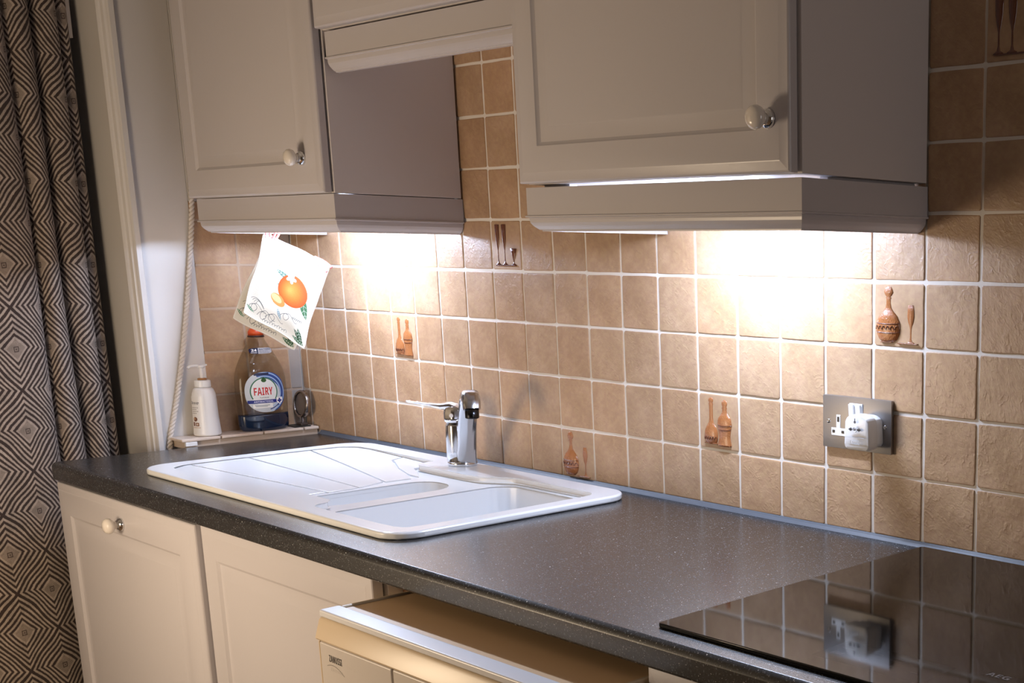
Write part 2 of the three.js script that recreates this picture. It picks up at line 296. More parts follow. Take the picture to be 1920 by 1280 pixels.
// ------------------------------------------------------------------ sink
{
  const S = thing('sink', 'white composite sink with drainer, half bowl and main bowl set in the dark worktop', 'sink');
  const T = 0.923, F = 0.9085;
  const outer = roundRect(-1.640, -0.652, 0.043, 0.532, [0.055, 0.06, 0.07, 0.055], 12);
  const inner = [
    ...curve2([[-0.684, 0.14], [-0.684, 0.46], [-0.690, 0.487], [-0.712, 0.499]], 24), ...curve2([[-0.76, 0.502], [-0.94, 0.502], [-0.974, 0.499], [-0.987, 0.487], [-0.992, 0.468], [-1.004, 0.456], [-1.024, 0.453]], 34),
    ...curve2([[-1.10, 0.4535], [-1.19, 0.458], [-1.26, 0.474], [-1.33, 0.494], [-1.40, 0.501], [-1.53, 0.501]], 34), ...curve2([[-1.572, 0.492], [-1.592, 0.462], [-1.596, 0.42], [-1.596, 0.17], [-1.590, 0.122], [-1.565, 0.094], [-1.52, 0.086]], 34),
    ...curve2([[-1.30, 0.086], [-1.256, 0.087]], 4), ...curve2([[-1.245, 0.092], [-1.2435, 0.128], [-1.236, 0.137], [-1.224, 0.139]], 14), ...curve2([[-1.06, 0.139], [-1.02, 0.134], [-0.985, 0.115], [-0.955, 0.098], [-0.92, 0.093]], 26), ...curve2([[-0.74, 0.093], [-0.705, 0.096], [-0.688, 0.110]], 14)];
  part('rim', slab(outer, 0.9105, T, [inner], 0.0042, 4), M.sink, S);
  const half = roundRect(-1.132, -1.012, 0.180, 0.462, [0.05, 0.025, 0.05, 0.058], 10), main = roundRect(-0.968, -0.686, 0.107, 0.500, [0.045, 0.05, 0.05, 0.035], 10);
  part('well_wall', slab(roundRect(-1.612, -0.672, 0.074, 0.513, 0.06, 10), 0.8990, 0.9118, [inner], 0, 1), M.sink, S);
  part('drainer', slab(roundRect(-1.605, -0.675, 0.076, 0.512, 0.06, 8), 0.8995, F, [half, main], 0.0022, 3), M.sink, S);
  const bowl = (name, pts, rings) => {
    const c = pts.reduce((a, [x, z]) => [a[0] + x / pts.length, a[1] + z / pts.length], [0, 0]);
    const wx = Math.max(...pts.map((p) => Math.abs(p[0] - c[0]))), wz = Math.max(...pts.map((p) => Math.abs(p[1] - c[1])));
    const ins = (d) => pts.map(([x, z]) => [c[0] + (x - c[0]) * (1 - d / wx), c[1] + (z - c[1]) * (1 - d / wz)]);
    const o = rings.map(([d, y]) => ins(d).map(([x, z]) => [x, y, z])), out = [...rings].map(([d, y]) => ins(d - 0.004).map(([x, z]) => [x, y - 0.004, z]));
    const inside = loft(o, true, false), outside = loft(out, true, true);
    part(name, creased(merge([inside, outside]), 0.7), M.sink, S);
  };
  bowl('half_bowl', half, [[0.0012, F - 0.0022], [0.002, F - 0.010], [0.008, 0.83], [0.016, 0.812], [0.032, 0.806], [0.05, 0.805]]);
  bowl('main_bowl', main, [[0.0012, F - 0.0022], [0.002, F - 0.006], [0.010, 0.785], [0.020, 0.765], [0.045, 0.757], [0.10, 0.755]]);
  // drainer panels between the fanning grooves
  const pan = [
    [[-1.593, 0.4435], [-1.593, 0.3275], [-1.1445, 0.3235], [-1.1420, 0.3830]], [[-1.593, 0.3230], [-1.593, 0.1910], [-1.40, 0.2195], [-1.166, 0.2585], [-1.146, 0.3190]],
    [[-1.593, 0.1865], [-1.588, 0.128], [-1.562, 0.098], [-1.52, 0.0895], [-1.386, 0.0895], [-1.371, 0.122], [-1.28, 0.1615], [-1.20, 0.1855], [-1.160, 0.201], [-1.164, 0.254], [-1.40, 0.215]], [[-1.380, 0.0895], [-1.256, 0.0905], [-1.252, 0.140], [-1.21, 0.156], [-1.166, 0.180], [-1.20, 0.1815], [-1.28, 0.1575], [-1.366, 0.119]],
    [[-1.593, 0.4480], [-1.146, 0.3875], [-1.146, 0.442], [-1.190, 0.452], [-1.26, 0.469], [-1.33, 0.489], [-1.40, 0.4965], [-1.53, 0.497], [-1.568, 0.488], [-1.590, 0.460]]];
  pan.forEach((q) => {
    const g = slab(q, F - 0.002, F + 0.0022, [], 0.0012, 2), p = g.attributes.position;   // tops slope down towards the bowls
    for (let i = 0; i < p.count; i++) if (p.getY(i) > F) p.setY(i, p.getY(i) + 0.0105 * Math.max(0, (-1.142 - p.getX(i)) / 0.446));
    part(numbered('drainer_panel'), g, M.sink, S);
  });
  part('waste', merge([lathe([[0, 0.7575], [0.030, 0.7575], [0.042, 0.7585], [0.045, 0.7560]], 32).translate(-0.83, 0, 0.3)]), M.chrome, S);
}
// ------------------------------------------------------------------ mixer tap
{
  const bx = -1.166, bz = 0.078, by = 0.923, T = thing('mixer_tap', 'chrome single lever mixer tap standing on the back deck of the white sink', 'tap', [bx, by, bz]);
  const az = 0.42, dir = [Math.cos(az), Math.sin(az)];
  const sx = -0.80, sz = 0.60, el = (g, k = 0) => { g.rotateY(-az); g.translate(sx * k, 0, sz * k); return g; };
  const base = lathe([[0, 0], [0.0275, 0], [0.0285, 0.002], [0.0285, 0.007], [0.027, 0.009], [0, 0.0092]], 44); base.scale(1.06, 1, 0.98); base.rotateY(Math.atan2(0.60, 0.80)); part('base_ring', base.translate(0.004, 0, 0.002), M.chrome, T);
  part('body', el(lathe([[0, 0.009], [0.0225, 0.009], [0.0222, 0.03], [0.0218, 0.06], [0.0212, 0.084], [0.0208, 0.088], [0, 0.088]], 40), 0.0085), M.chrome, T);
  part('collar', el(lathe([[0, 0.088], [0.0200, 0.088], [0.0200, 0.0925], [0.0225, 0.0930], [0.0232, 0.097], [0.0232, 0.1], [0, 0.1]], 40), 0.0085), M.chrome, T);
  // lever head: dome with a long flat handle sweeping out to the side
  const ux = -0.80, uz = 0.60, hx = sx * 0.0085, hz = sz * 0.0085;
  const rings = [], N = 20;
  const path = [[0.0, 0.100, 0.0235, 0.0235, 1], [0.0, 0.112, 0.0235, 0.0235, 1], [0.0, 0.122, 0.021, 0.021, 1], [0.0, 0.129, 0.014, 0.014, 1], [0.0, 0.131, 0.001, 0.001, 1]];
  for (const [, y, a, b] of path) rings.push([...Array(N).keys()].map((i) => { const t = i / N * 2 * Math.PI; return [hx + a * Math.cos(t), y + 0.10 * -(b * Math.sin(t)) * 0, hz + b * Math.sin(t)]; }));
  const head = loft(rings, true, true);
  const bar = [], secs = [[-0.016, 0.118, 0.018, 0.010], [0.006, 0.126, 0.0185, 0.0085], [0.026, 0.1245, 0.0175, 0.0075], [0.05, 0.1275, 0.0145, 0.0042], [0.078, 0.1310, 0.0125, 0.0030], [0.094, 0.1335, 0.0125, 0.0034], [0.100, 0.1345, 0.009, 0.0026], [0.1025, 0.135, 0.003, 0.001]];
  for (const [s, y, w, h] of secs) bar.push([...Array(16).keys()].map((i) => { const t = i / 16 * 2 * Math.PI, a = w * Math.cos(t), k = h * Math.sin(t); return [hx + ux * s - uz * a, y + k, hz + uz * s + ux * a]; }));
  part('lever', creased(merge([head, loft(bar, true, false)]), 0.9), M.chrome, T);
  const dot = new THREE.SphereGeometry(0.0042, 16, 10); dot.scale(1, 1, 0.5); dot.rotateY(Math.atan2(0.75, 0.66)); part('screw_cap', dot.translate(hx + 0.0235 * 0.62, 0.107, hz + 0.0235 * 0.80), M.ceramic, T);
  // spout: a flattened arm rising from the body and ending in a downturned nose
  const sp = [[0.010, 0.009, 0.0200, 0.014], [0.018, 0.020, 0.0195, 0.014], [0.034, 0.045, 0.0190, 0.0130], [0.062, 0.085, 0.0184, 0.0115], [0.094, 0.124, 0.0182, 0.0108], [0.118, 0.147, 0.0180, 0.0118], [0.134, 0.157, 0.0180, 0.0130], [0.148, 0.160, 0.0180, 0.0135], [0.160, 0.156, 0.0178, 0.0135], [0.168, 0.147, 0.0172, 0.0130], [0.171, 0.137, 0.0165, 0.0128]];
  const rs = sp.map(([s, y, w, h], i) => {
    const a = sp[Math.max(0, i - 1)], b = sp[Math.min(sp.length - 1, i + 1)]; let tx = b[0] - a[0], ty = b[1] - a[1]; const l = Math.hypot(tx, ty); tx /= l; ty /= l;
    return [...Array(24).keys()].map((k) => { const t = k / 24 * 2 * Math.PI, c = Math.cos(t), q = Math.sin(t), e = 0.62, wa = w * Math.sign(c) * Math.abs(c) ** e, ha = h * Math.sign(q) * Math.abs(q) ** e, r = s - ty * ha, yy = y + tx * ha; const m = -0.0080 * (1 - s / 0.18); return [r * dir[0] - wa * dir[1] + sx * m, yy, r * dir[1] + wa * dir[0] + sz * m]; });
  });
  part('spout', creased(loft(rs, true, false), 0.8), std(lin(0.60, 0.61, 0.63), 0.2, { metalness: 1 }), T);
  const aer = lathe([[0, 0.119], [0.0115, 0.119], [0.0135, 0.1205], [0.0135, 0.138], [0, 0.138]], 28); part('aerator', aer.translate(0.171 * dir[0], 0, 0.171 * dir[1]), std(lin(0.05, 0.05, 0.055), 0.2, { metalness: 1 }), T);
}
// ------------------------------------------------------------------ cabinet fronts
// door: nested rectangles from the rounded back edge over a chamfered border and a routed groove to the field
function doorGeo(x0, x1, y0, y1, zb, zf, frame = 0.056, slope = 0.018) {
  const t = zf - zb, steps = [[0, -t], [0, -0.0065], [0.0010, -0.0045], [0.003, -0.0032], [0.015, -0.0005], [0.0165, 0], [frame, 0], [frame + 0.0025, -0.0024], [frame + 0.006, -0.0042], [frame + 0.010, -0.0046], [frame + 0.010 + slope, -0.0016], [frame + 0.0125 + slope, -0.0008], [frame + 0.014 + slope, -0.0008]];
  const rings = steps.map(([i, z]) => [[x0 + i, y0 + i, zf + z], [x1 - i, y0 + i, zf + z], [x1 - i, y1 - i, zf + z], [x0 + i, y1 - i, zf + z]]);
  const g = loft(rings, true, false);
  const back = new THREE.PlaneGeometry(x1 - x0, y1 - y0); back.rotateY(Math.PI); back.translate((x0 + x1) / 2, (y0 + y1) / 2, zb);
  const all = merge([g, back]), q = all.attributes.position, uv = new Float32Array(q.count * 2);
  for (let i = 0; i < q.count; i++) { uv[2 * i] = q.getX(i) / 0.3; uv[2 * i + 1] = q.getY(i) / 0.3; }
  all.setAttribute('uv', new THREE.BufferAttribute(uv, 2)); return toCreasedNormals(all, 0.35);
}
const knobBall = (() => { const g = lathe([[0, 0.0345], [0.006, 0.0342], [0.0115, 0.0322], [0.0150, 0.0285], [0.0162, 0.0242], [0.0150, 0.0200], [0.0115, 0.0168], [0.0082, 0.0148], [0.0074, 0.0125], [0.0082, 0.0095], [0, 0.0090]], 36); g.rotateX(Math.PI / 2); return g; })();
const knobBase = (() => { const g = lathe([[0, 0.0100], [0.0086, 0.0100], [0.0094, 0.0080], [0.0120, 0.0065], [0.0128, 0.0040], [0.0132, 0.0018], [0.0132, 0], [0, 0]], 36); g.rotateX(Math.PI / 2); return g; })();
function knob(door, x, y, z) {
  const b = part('knob_base', knobBase, M.chrome, door); b.position.set(x, y, z); b.userData.label = 'chrome back plate';
  const k = part('knob', knobBall, M.ceramic, door); k.position.set(x, y, z); k.userData.label = 'white ceramic knob';
}
// pelmet: moulded profile (offset, height) swept round three sides with mitred corners
const PEL = [[0, 1], [0, 0.365], [0.0026, 0.355], [0.0026, 0.322], [-0.0022, 0.308], [-0.0022, 0.26], [-0.0030, 0.20], [-0.0052, 0.145], [-0.0080, 0.10], [-0.0108, 0.065], [-0.0125, 0.045], [-0.0128, 0.035], [-0.0160, 0.028], [-0.0165, 0.0]];
function pelmetGeo(path, y0, y1, thick = 0.024) { // path: outer footprint points (x, z), front side to the right of travel
  const prof = [...PEL.map(([o, h]) => [o, y0 + h * (y1 - y0)]), [-thick, y0], [-thick, y1]];
  const dirs = path.slice(1).map((p, i) => { const d = [p[0] - path[i][0], p[1] - path[i][1]], l = Math.hypot(...d); return [d[0] / l, d[1] / l]; });
  const nrm = dirs.map(([x, z]) => [-z, x]);  // outward
  const pos = [], idx = [], m = prof.length;
  path.forEach((p, i) => { const a = nrm[Math.max(0, i - 1)], b = nrm[Math.min(nrm.length - 1, i)]; let k = [a[0] + b[0], a[1] + b[1]]; const s = 2 / (k[0] * k[0] + k[1] * k[1]); k = [k[0] * s, k[1] * s]; for (const [o, y] of prof) pos.push(p[0] + k[0] * o, y, p[1] + k[1] * o); });
  for (let i = 0; i + 1 < path.length; i++) for (let j = 0; j < m; j++) { const a = i * m + j, b = i * m + (j + 1) % m; idx.push(a, b, a + m, b, b + m, a + m); }
  for (const [e, f] of [[0, 1], [path.length - 1, 0]]) for (let j = 1; j + 1 < m; j++) f ? idx.push(e * m, e * m + j + 1, e * m + j) : idx.push(e * m, e * m + j, e * m + j + 1);
  const g = new THREE.BufferGeometry(); g.setAttribute('position', new THREE.Float32BufferAttribute(pos, 3)); g.setIndex(idx); g.setAttribute('uv', new THREE.Float32BufferAttribute(new Float32Array(pos.length / 3 * 2), 2)); g.computeVertexNormals();
  return creased(g, 0.32);
}
function wallCabinet(label, x0, x1, yb, yt, doorX0, doorX1, knobAt, group, battens) {
  const c = thing('wall_cabinet', label, 'cabinet', [0, 0, 0], group), t = 0.018;
  part('carcass', merge([box(x0, x0 + t, yb, yt, 0.004, 0.279), box(x1 - t, x1, yb, yt, 0.004, 0.279), box(x0 + t, x1 - t, yb, yb + t, 0.004, 0.279), box(x0 + t, x1 - t, yt - t, yt, 0.004, 0.279), box(x0 + t, x1 - t, yb + t, yt - t, 0.004, 0.012)]), M.carcass, c);
  const d = part('door', doorGeo(doorX0, doorX1, yb + 0.0005, yt - 0.002, 0.2835, 0.302), M.cabinet, c);
  for (const q of battens) part('batten', box(...q, 0.001), M.carcass, c);
  if (knobAt) knob(d, knobAt[0], knobAt[1], 0.302);
  return c;
}
const LX = -1.8240, LR = -1.2237, CB = 1.4740, CT = 2.19;
wallCabinet('cream wall cabinet above the drainer beside the curtain, white knob at its lower right', LX, LR, CB, CT, -1.8180, -1.2262, [-1.2930, 1.5395], 'cream kitchen wall cabinets', [[-1.800, -1.270, 1.440, 1.474, 0.245, 0.2605], [-1.8020, -1.786, 1.440, 1.474, 0.006, 0.244], [-1.2600, -1.2445, 1.440, 1.474, 0.006, 0.225]]);
wallCabinet('cream wall cabinet above the plug socket with a dark grey side panel, nearest the camera', -0.6030, 0.0045, CB, CT, -0.6000, -0.0006, [-0.0360, 1.5440], 'cream kitchen wall cabinets', [[-0.586, -0.520, 1.440, 1.474, 0.245, 0.2605], [-0.586, -0.570, 1.440, 1.474, 0.006, 0.244], [-0.032, -0.0165, 1.440, 1.474, 0.006, 0.205]]);
wallCabinet('short cream bridging cabinet set high between the two longer wall cabinets', LR + 0.002, -0.6050, 1.7700, CT, -1.2135, -0.6040, null, 'cream kitchen wall cabinets', []);
const pelmet = (label, geo) => { const p = thing('pelmet', label, 'pelmet'); part('moulded_board', geo, M.cabinet, p); return p; };
pelmet('moulded cream pelmet under the cabinet beside the curtain, hiding a light', pelmetGeo([[-1.8230, 0.002], [-1.8230, 0.281], [-1.2237, 0.281], [-1.2237, 0.002]], 1.4000, 1.4726));
pelmet('moulded cream pelmet under the cabinet above the plug socket, hiding a light', pelmetGeo([[-0.6070, 0.002], [-0.6070, 0.281], [0.0045, 0.281], [0.0045, 0.002]], 1.4000, 1.4690));
pelmet('short moulded cream pelmet under the bridging cabinet, high between the others', pelmetGeo([[-1.2100, 0.281], [-0.6080, 0.281]], 1.6955, 1.7660));
// lights hidden behind the pelmets: a fluorescent tube in a slim housing
function underLight(label, cx) {
  const u = thing('cabinet_light', label, 'light', [cx, 1.4740, 0.150], 'lights under the wall cabinets');
  part('housing', box(-0.16, 0.16, -0.016, 0, -0.03, 0.03, 0.004), M.white, u);
  for (const x of [-0.160, 0.135]) part('end_cap', box(x, x + 0.025, -0.045, -0.016, -0.012, 0.012, 0.004), M.white, u);
  const g = new THREE.CylinderGeometry(0.008, 0.008, 0.27, 20); g.rotateZ(Math.PI / 2); g.translate(0, -0.034, 0);
  part('tube', g, new THREE.MeshStandardMaterial({ color: 0xffffff, emissive: COOL, emissiveIntensity: 3, roughness: 0.4 }), u).userData.label = 'glowing fluorescent tube';
  for (const x of [-0.10, -0.033, 0.033, 0.10]) { const l = new THREE.PointLight(COOL, CABINET_LAMP, 0, 2); l.position.set(x, -0.034, 0); l.shadow.radius = 0.4; l.castShadow = true; u.add(l); }
  const q = new THREE.RectAreaLight(COOL, CABINET_STRIP, 0.27, 0.018); q.position.set(0, -0.0435, 0); q.rotation.x = -Math.PI / 2; u.add(q);
}
underLight('slim fluorescent light under the wall cabinet above the drainer', -1.535);
underLight('slim fluorescent light under the wall cabinet above the plug socket', -0.315);
// ------------------------------------------------------------------ base cabinets
function baseCabinet(label, x0, x1, door, knobAt, z0 = 0.012) {
  const c = thing('base_cabinet', label, 'cabinet', [0, 0, 0], 'cream kitchen base cabinets'), t = 0.018, zf = 0.566;
  part('carcass', merge([box(x0, x0 + t, 0.12, WB - 0.0008, z0, zf), box(x1 - t, x1, 0.12, WB - 0.0008, z0, zf), box(x0 + t, x1 - t, 0.12, 0.138, z0, zf), box(x0 + t, x1 - t, 0.138, WB - 0.001, z0, z0 + 0.006)]), M.cabinet, c);
  part('plinth', box(x0, x1, 0, 0.118, 0.50, 0.518), M.cabinet, c);
  const d = part('door', doorGeo(...door), M.cabinet, c); if (knobAt) knob(d, ...knobAt);
  return c;
}
baseCabinet('cream base cabinet beside the curtain with a white knob on its door', -1.905, -1.2345, [-1.9040, -1.2305, 0.13, 0.8680, 0.581, 0.600, 0.066, 0.022], [-1.5600, 0.8230, 0.600]);
baseCabinet('cream base cabinet under the sink bowl, door without a knob, next to the washing machine', -1.2325, -0.6170, [-1.2285, -0.6260, 0.13, 0.8690, 0.570, 0.590, 0.060, 0.022], null);
baseCabinet('cream base cabinet under the black hob, to the right of the washing machine', 0.020, 0.620, [0.0215, 0.6180, 0.13, 0.8690, 0.570, 0.590, 0.060, 0.022], null);
{ const b = thing('wood_batten', 'short dark brown wood batten under the worktop behind the washing machine corner', 'batten'); part('batten', box(-0.612, -0.585, 0.835, 0.870, 0.05, 0.545), M.wood, b); }
// ------------------------------------------------------------------ washing machine
{
  const x0 = -0.583, x1 = 0.012, W = thing('washing_machine', 'cream washing machine pushed under the worktop with its top edge sticking out', 'washing machine');
  part('body', box(x0 + 0.003, x1 - 0.003, 0.012, 0.812, 0.10, 0.690, 0.006), M.appliance, W);
  part('top_panel', box(x0 + 0.008, x1 - 0.006, 0.8135, 0.8465, 0.10, 0.6610, 0.002), std(lin(0.74, 0.50, 0.28), 0.38), W);
  part('side_trim', box(x0, x0 + 0.0065, 0.8135, 0.8490, 0.10, 0.662, 0.002), M.appliance, W); part('side_trim', box(x1 - 0.0050, x1, 0.8135, 0.8490, 0.10, 0.662, 0.002), M.appliance, W);
  part('top_trim', box(x0, x1, 0.8395, 0.8505, 0.6625, 0.6945, 0.003), M.applianceTrim, W);
  { const s = new THREE.Shape(); s.moveTo(0.672, 0.839); s.lineTo(0.6925, 0.8390); s.quadraticCurveTo(0.6955, 0.8385, 0.6970, 0.8330); s.lineTo(0.7040, 0.8100); s.lineTo(0.7030, 0.8075); s.lineTo(0.672, 0.8075); s.closePath();
    const g = new THREE.ExtrudeGeometry(s, { depth: x1 - x0 - 0.006, bevelEnabled: true, bevelSize: 0.002, bevelThickness: 0.003, bevelOffset: -0.002, bevelSegments: 2 }); g.rotateY(-Math.PI / 2); g.translate(x1 - 0.003, 0, 0); part('fascia', toCreasedNormals(g, 0.5), M.appliance, W); }
  for (const [a, b] of [[x0, x0 + 0.006], [x1 - 0.006, x1]]) part('end_cheek', box(a, b, 0.60, 0.8065, 0.672, 0.7000, 0.003), M.appliance, W);
  const drawer = part('detergent_drawer', box(x0 + 0.008, x0 + 0.205, 0.690, 0.8055, 0.690, 0.7020, 0.003), std(lin(0.62, 0.57, 0.53), 0.35), W);
  const tex = canvasTex(512, 200, (g, w, h) => { g.fillStyle = '#000'; g.fillRect(0, 0, w, h); g.fillStyle = '#fff'; g.save(); g.scale(0.62, 1); g.font = 'bold 62px sans-serif'; g.fillText('ZANUSSI', 70, 84); g.restore(); g.strokeStyle = '#d0d0d0'; g.lineWidth = 4; g.beginPath(); g.moveTo(14, 118); g.quadraticCurveTo(115, 78, 222, 150); g.stroke(); g.fillStyle = '#909090'; g.font = 'italic 30px serif'; g.fillText('Electrolux', 56, 142); g.fillStyle = '#282828'; for (let j = 0; j < 9; j++) g.fillRect(262 + j * 22, 64 + (j % 3) * 3, 15, 22 - (j % 4) * 4); });
  part('logo_print', new THREE.PlaneGeometry(0.118, 0.046), std(lin(0.03, 0.025, 0.022), 0.5, { alphaMap: tex, transparent: true }), drawer).position.set(x0 + 0.083, 0.776, 0.7023);
  part('control_panel', box(x0 + 0.207, x1 - 0.008, 0.690, 0.8055, 0.690, 0.7015, 0.003), std(lin(0.64, 0.59, 0.54), 0.35), W);
  const ring = new THREE.TorusGeometry(0.17, 0.022, 14, 48); part('door_ring', ring.translate((x0 + x1) / 2, 0.40, 0.694), M.appliance, W);
  const glass = new THREE.SphereGeometry(0.155, 32, 16, 0, Math.PI * 2, 0, Math.PI / 2); glass.rotateX(Math.PI / 2); glass.scale(1, 1, 0.18); part('door_glass', glass.translate((x0 + x1) / 2, 0.40, 0.690), M.black, W);
}
// ------------------------------------------------------------------ hob
{
  const Hb = thing('hob', 'black glass induction hob lying on the worktop with faint control marks', 'hob');
  part('glass_plate', slab(roundRect(0.0135, 0.6035, 0.016, 0.5620, 0.006, 5), WT + 0.0004, WT + 0.0062, [], 0.0014, 3), M.black, Hb);
  const mark = (name, w, d, x, z, draw, pw, ph) => {
    const tex = canvasTex(pw, ph, draw); const g = new THREE.PlaneGeometry(w, d); g.rotateX(-Math.PI / 2);
    const mt = std(lin(0.36, 0.36, 0.37), 0.3, { alphaMap: tex, transparent: true, depthWrite: false }); part(name, g, mt, Hb).position.set(x, WT + 0.0065, z);
  };
  mark('logo_print', 0.044, 0.020, 0.4600, 0.4560, (g, w, h) => { g.fillStyle = '#000'; g.fillRect(0, 0, w, h); g.fillStyle = '#e0e0e0'; g.font = 'bold 92px sans-serif'; g.fillText('AEG', 20, 98); }, 256, 128);
  mark('control_print', 0.16, 0.07, 0.325, 0.498, (g, w, h) => {
    g.fillStyle = '#000'; g.fillRect(0, 0, w, h); g.strokeStyle = '#8a8a8a'; g.lineWidth = 3; g.fillStyle = '#8a8a8a';
    g.strokeRect(40, 60, 60, 26); g.strokeRect(150, 60, 70, 26); g.strokeRect(270, 60, 60, 26); for (let i = 0; i < 4; i++) { g.beginPath(); g.moveTo(50 + i * 14, 130); g.lineTo(44 + i * 14, 160); g.stroke(); }
    g.beginPath(); g.arc(200, 150, 16, 0.4, 5.9); g.stroke(); g.fillRect(196, 124, 6, 20); g.beginPath(); g.moveTo(300, 140); g.lineTo(330, 140); g.moveTo(315, 126); g.lineTo(315, 156); g.stroke(); g.fillRect(410, 140, 30, 5);
  }, 512, 224);
}
// ------------------------------------------------------------------ socket and adapter
{
  const cx = -0.1310, cy = 1.0970, S = thing('double_socket', 'brushed metal double wall socket with white inserts and switches', 'socket', [cx, cy, 0]);
  const plate = (() => { const s = new THREE.Shape(); roundRect(-0.0732, 0.0732, -0.0435, 0.0435, 0.002, 4).forEach(([x, y], i) => i ? s.lineTo(x, y) : s.moveTo(x, y)); s.closePath(); return toCreasedNormals(new THREE.ExtrudeGeometry(s, { depth: 0.0046, bevelEnabled: true, bevelSize: 0.0012, bevelOffset: -0.0012, bevelThickness: 0.0012, bevelSegments: 2 }), 0.5); })();
  part('plate', plate.translate(0, 0, 0.0014), M.nickel, S);
  const Z = 0.0072, tee = (ox, oy) => { const s = new THREE.Shape(); [[-0.0045, 0.0185], [0.0045, 0.0185], [0.0045, -0.0035], [0.0155, -0.0035], [0.0155, -0.0165], [-0.0155, -0.0165], [-0.0155, -0.0035], [-0.0045, -0.0035]].forEach(([x, y], i) => i ? s.lineTo(ox + x, oy + y) : s.moveTo(ox + x, oy + y)); s.closePath(); return new THREE.ExtrudeGeometry(s, { depth: 0.0008, bevelEnabled: true, bevelSize: 0.0008, bevelOffset: -0.0008, bevelThickness: 0.0006, bevelSegments: 1 }).translate(0, 0, Z - 0.0006); };
  part('socket_insert', tee(-0.0385, -0.0065), M.white, S); part('socket_insert', tee(0.0335, -0.0065), M.white, S);
  const hole = (ox, oy) => [box(ox - 0.0022, ox + 0.0022, oy + 0.0070, oy + 0.0155, Z, Z + 0.0013, 0.0003), box(ox - 0.0128, ox - 0.0072, oy - 0.0115, oy - 0.0070, Z, Z + 0.0013, 0.0003), box(ox + 0.0072, ox + 0.0128, oy - 0.0115, oy - 0.0070, Z, Z + 0.0013, 0.0003)];
  for (const g of hole(-0.0385, -0.0065)) part('pin_hole', g, M.dark, S);
  part('switch_frame', box(-0.0145, 0.0135, 0.0080, 0.0335, Z - 0.001, Z + 0.0012, 0.0008), M.white, S);
  for (const x of [-0.0130, 0.0015]) { const r = part('rocker_switch', box(0, 0.0105, -0.012, 0.012, 0, 0.0040, 0.0012), M.white, S); r.position.set(x, 0.0207, Z + 0.0010); r.rotation.x = 0.10; }
  for (const x of [-0.0600, 0.0600]) { const s = lathe([[0, 0.0016], [0.0028, 0.0014], [0.0036, 0.0004], [0.0036, 0]], 20); s.rotateX(Math.PI / 2); part('plate_screw', merge([s, box(-0.0030, 0.0030, -0.0004, 0.0004, 0.0012, 0.0018, 0.0001)]), M.chrome, S).position.set(x, 0, Z - 0.0004); }
  // adapter plugged into the right outlet
  const A = thing('plug_adapter', 'white travel adapter plugged into the metal wall socket', 'adapter', [cx + 0.0335, cy - 0.0060, 0.0085]);
  const sh = (w, h, r) => { const s = new THREE.Shape(); s.moveTo(-w + r, -h); s.lineTo(w - r, -h); s.quadraticCurveTo(w, -h, w, -h + r); s.lineTo(w * 0.93, h * 0.55); s.quadraticCurveTo(w * 0.80, h, 0, h); s.quadraticCurveTo(-w * 0.80, h, -w * 0.93, h * 0.55); s.lineTo(-w, -h + r); s.quadraticCurveTo(-w, -h, -w + r, -h); return s; };
  const ext = (s, d, b) => toCreasedNormals(new THREE.ExtrudeGeometry(s, { depth: d - 2 * b, bevelEnabled: true, bevelSize: b, bevelOffset: -b, bevelThickness: b, bevelSegments: 4, curveSegments: 14 }), 0.6);
  part('rear_body', ext(sh(0.0240, 0.0250, 0.008), 0.020, 0.002).translate(0, 0, 0.0005), M.white, A);
  part('front_body', ext(sh(0.0262, 0.0285, 0.010), 0.024, 0.0035).translate(0, -0.0005, 0.0180), M.white, A);
  const Zf = 0.0420; const holes = [];
  for (const [x, r] of [[-0.0085, 0.0028], [0.0085, 0.0028]]) { const k = new THREE.CylinderGeometry(r, r, 0.0008, 16); k.rotateX(Math.PI / 2); holes.push(k.translate(x, 0.0045, Zf), box(x - 0.0045, x + 0.0045, 0.0036, 0.0054, Zf - 0.0004, Zf + 0.0004, 0.0002)); }
  { const k = new THREE.CylinderGeometry(0.0022, 0.0022, 0.0008, 16); k.rotateX(Math.PI / 2); holes.push(k.clone().translate(0, 0.0045, Zf), k.translate(0, 0.0165, Zf), box(-0.0008, 0.0008, 0.0165, 0.0225, Zf - 0.0004, Zf + 0.0004, 0.0002)); }
  const hm = std(lin(0.10, 0.11, 0.13), 0.4); for (const g of holes) part('outlet_hole', g, hm, A);
  part('outlet_collar', new THREE.TorusGeometry(0.0040, 0.0008, 8, 24).translate(0, 0.0045, Zf), M.white, A);
  for (const g of [box(-0.021, 0.021, -0.0085, -0.0078, Zf - 0.0003, Zf + 0.0003, 0.0001), box(-0.0095, 0.0095, -0.0192, -0.0186, Zf - 0.0003, Zf + 0.0004, 0.0001), box(-0.0095, 0.0095, -0.0136, -0.0130, Zf - 0.0003, Zf + 0.0004, 0.0001), box(-0.0098, -0.0092, -0.0192, -0.0130, Zf - 0.0003, Zf + 0.0004, 0.0001), box(0.0092, 0.0098, -0.0192, -0.0130, Zf - 0.0003, Zf + 0.0004, 0.0001)]) part('moulded_mark', g, M.print, A);
  const tx = canvasTex(256, 64, (g, w, h) => { g.fillStyle = '#000'; g.fillRect(0, 0, w, h); g.fillStyle = '#bbb'; g.font = 'italic bold 50px sans-serif'; g.fillText('Travel', 44, 50); });
  part('moulded_name', new THREE.PlaneGeometry(0.018, 0.0046), std(lin(0.42, 0.42, 0.44), 0.5, { alphaMap: tx, transparent: true }), A).position.set(0, -0.0161, Zf + 0.0002);
}
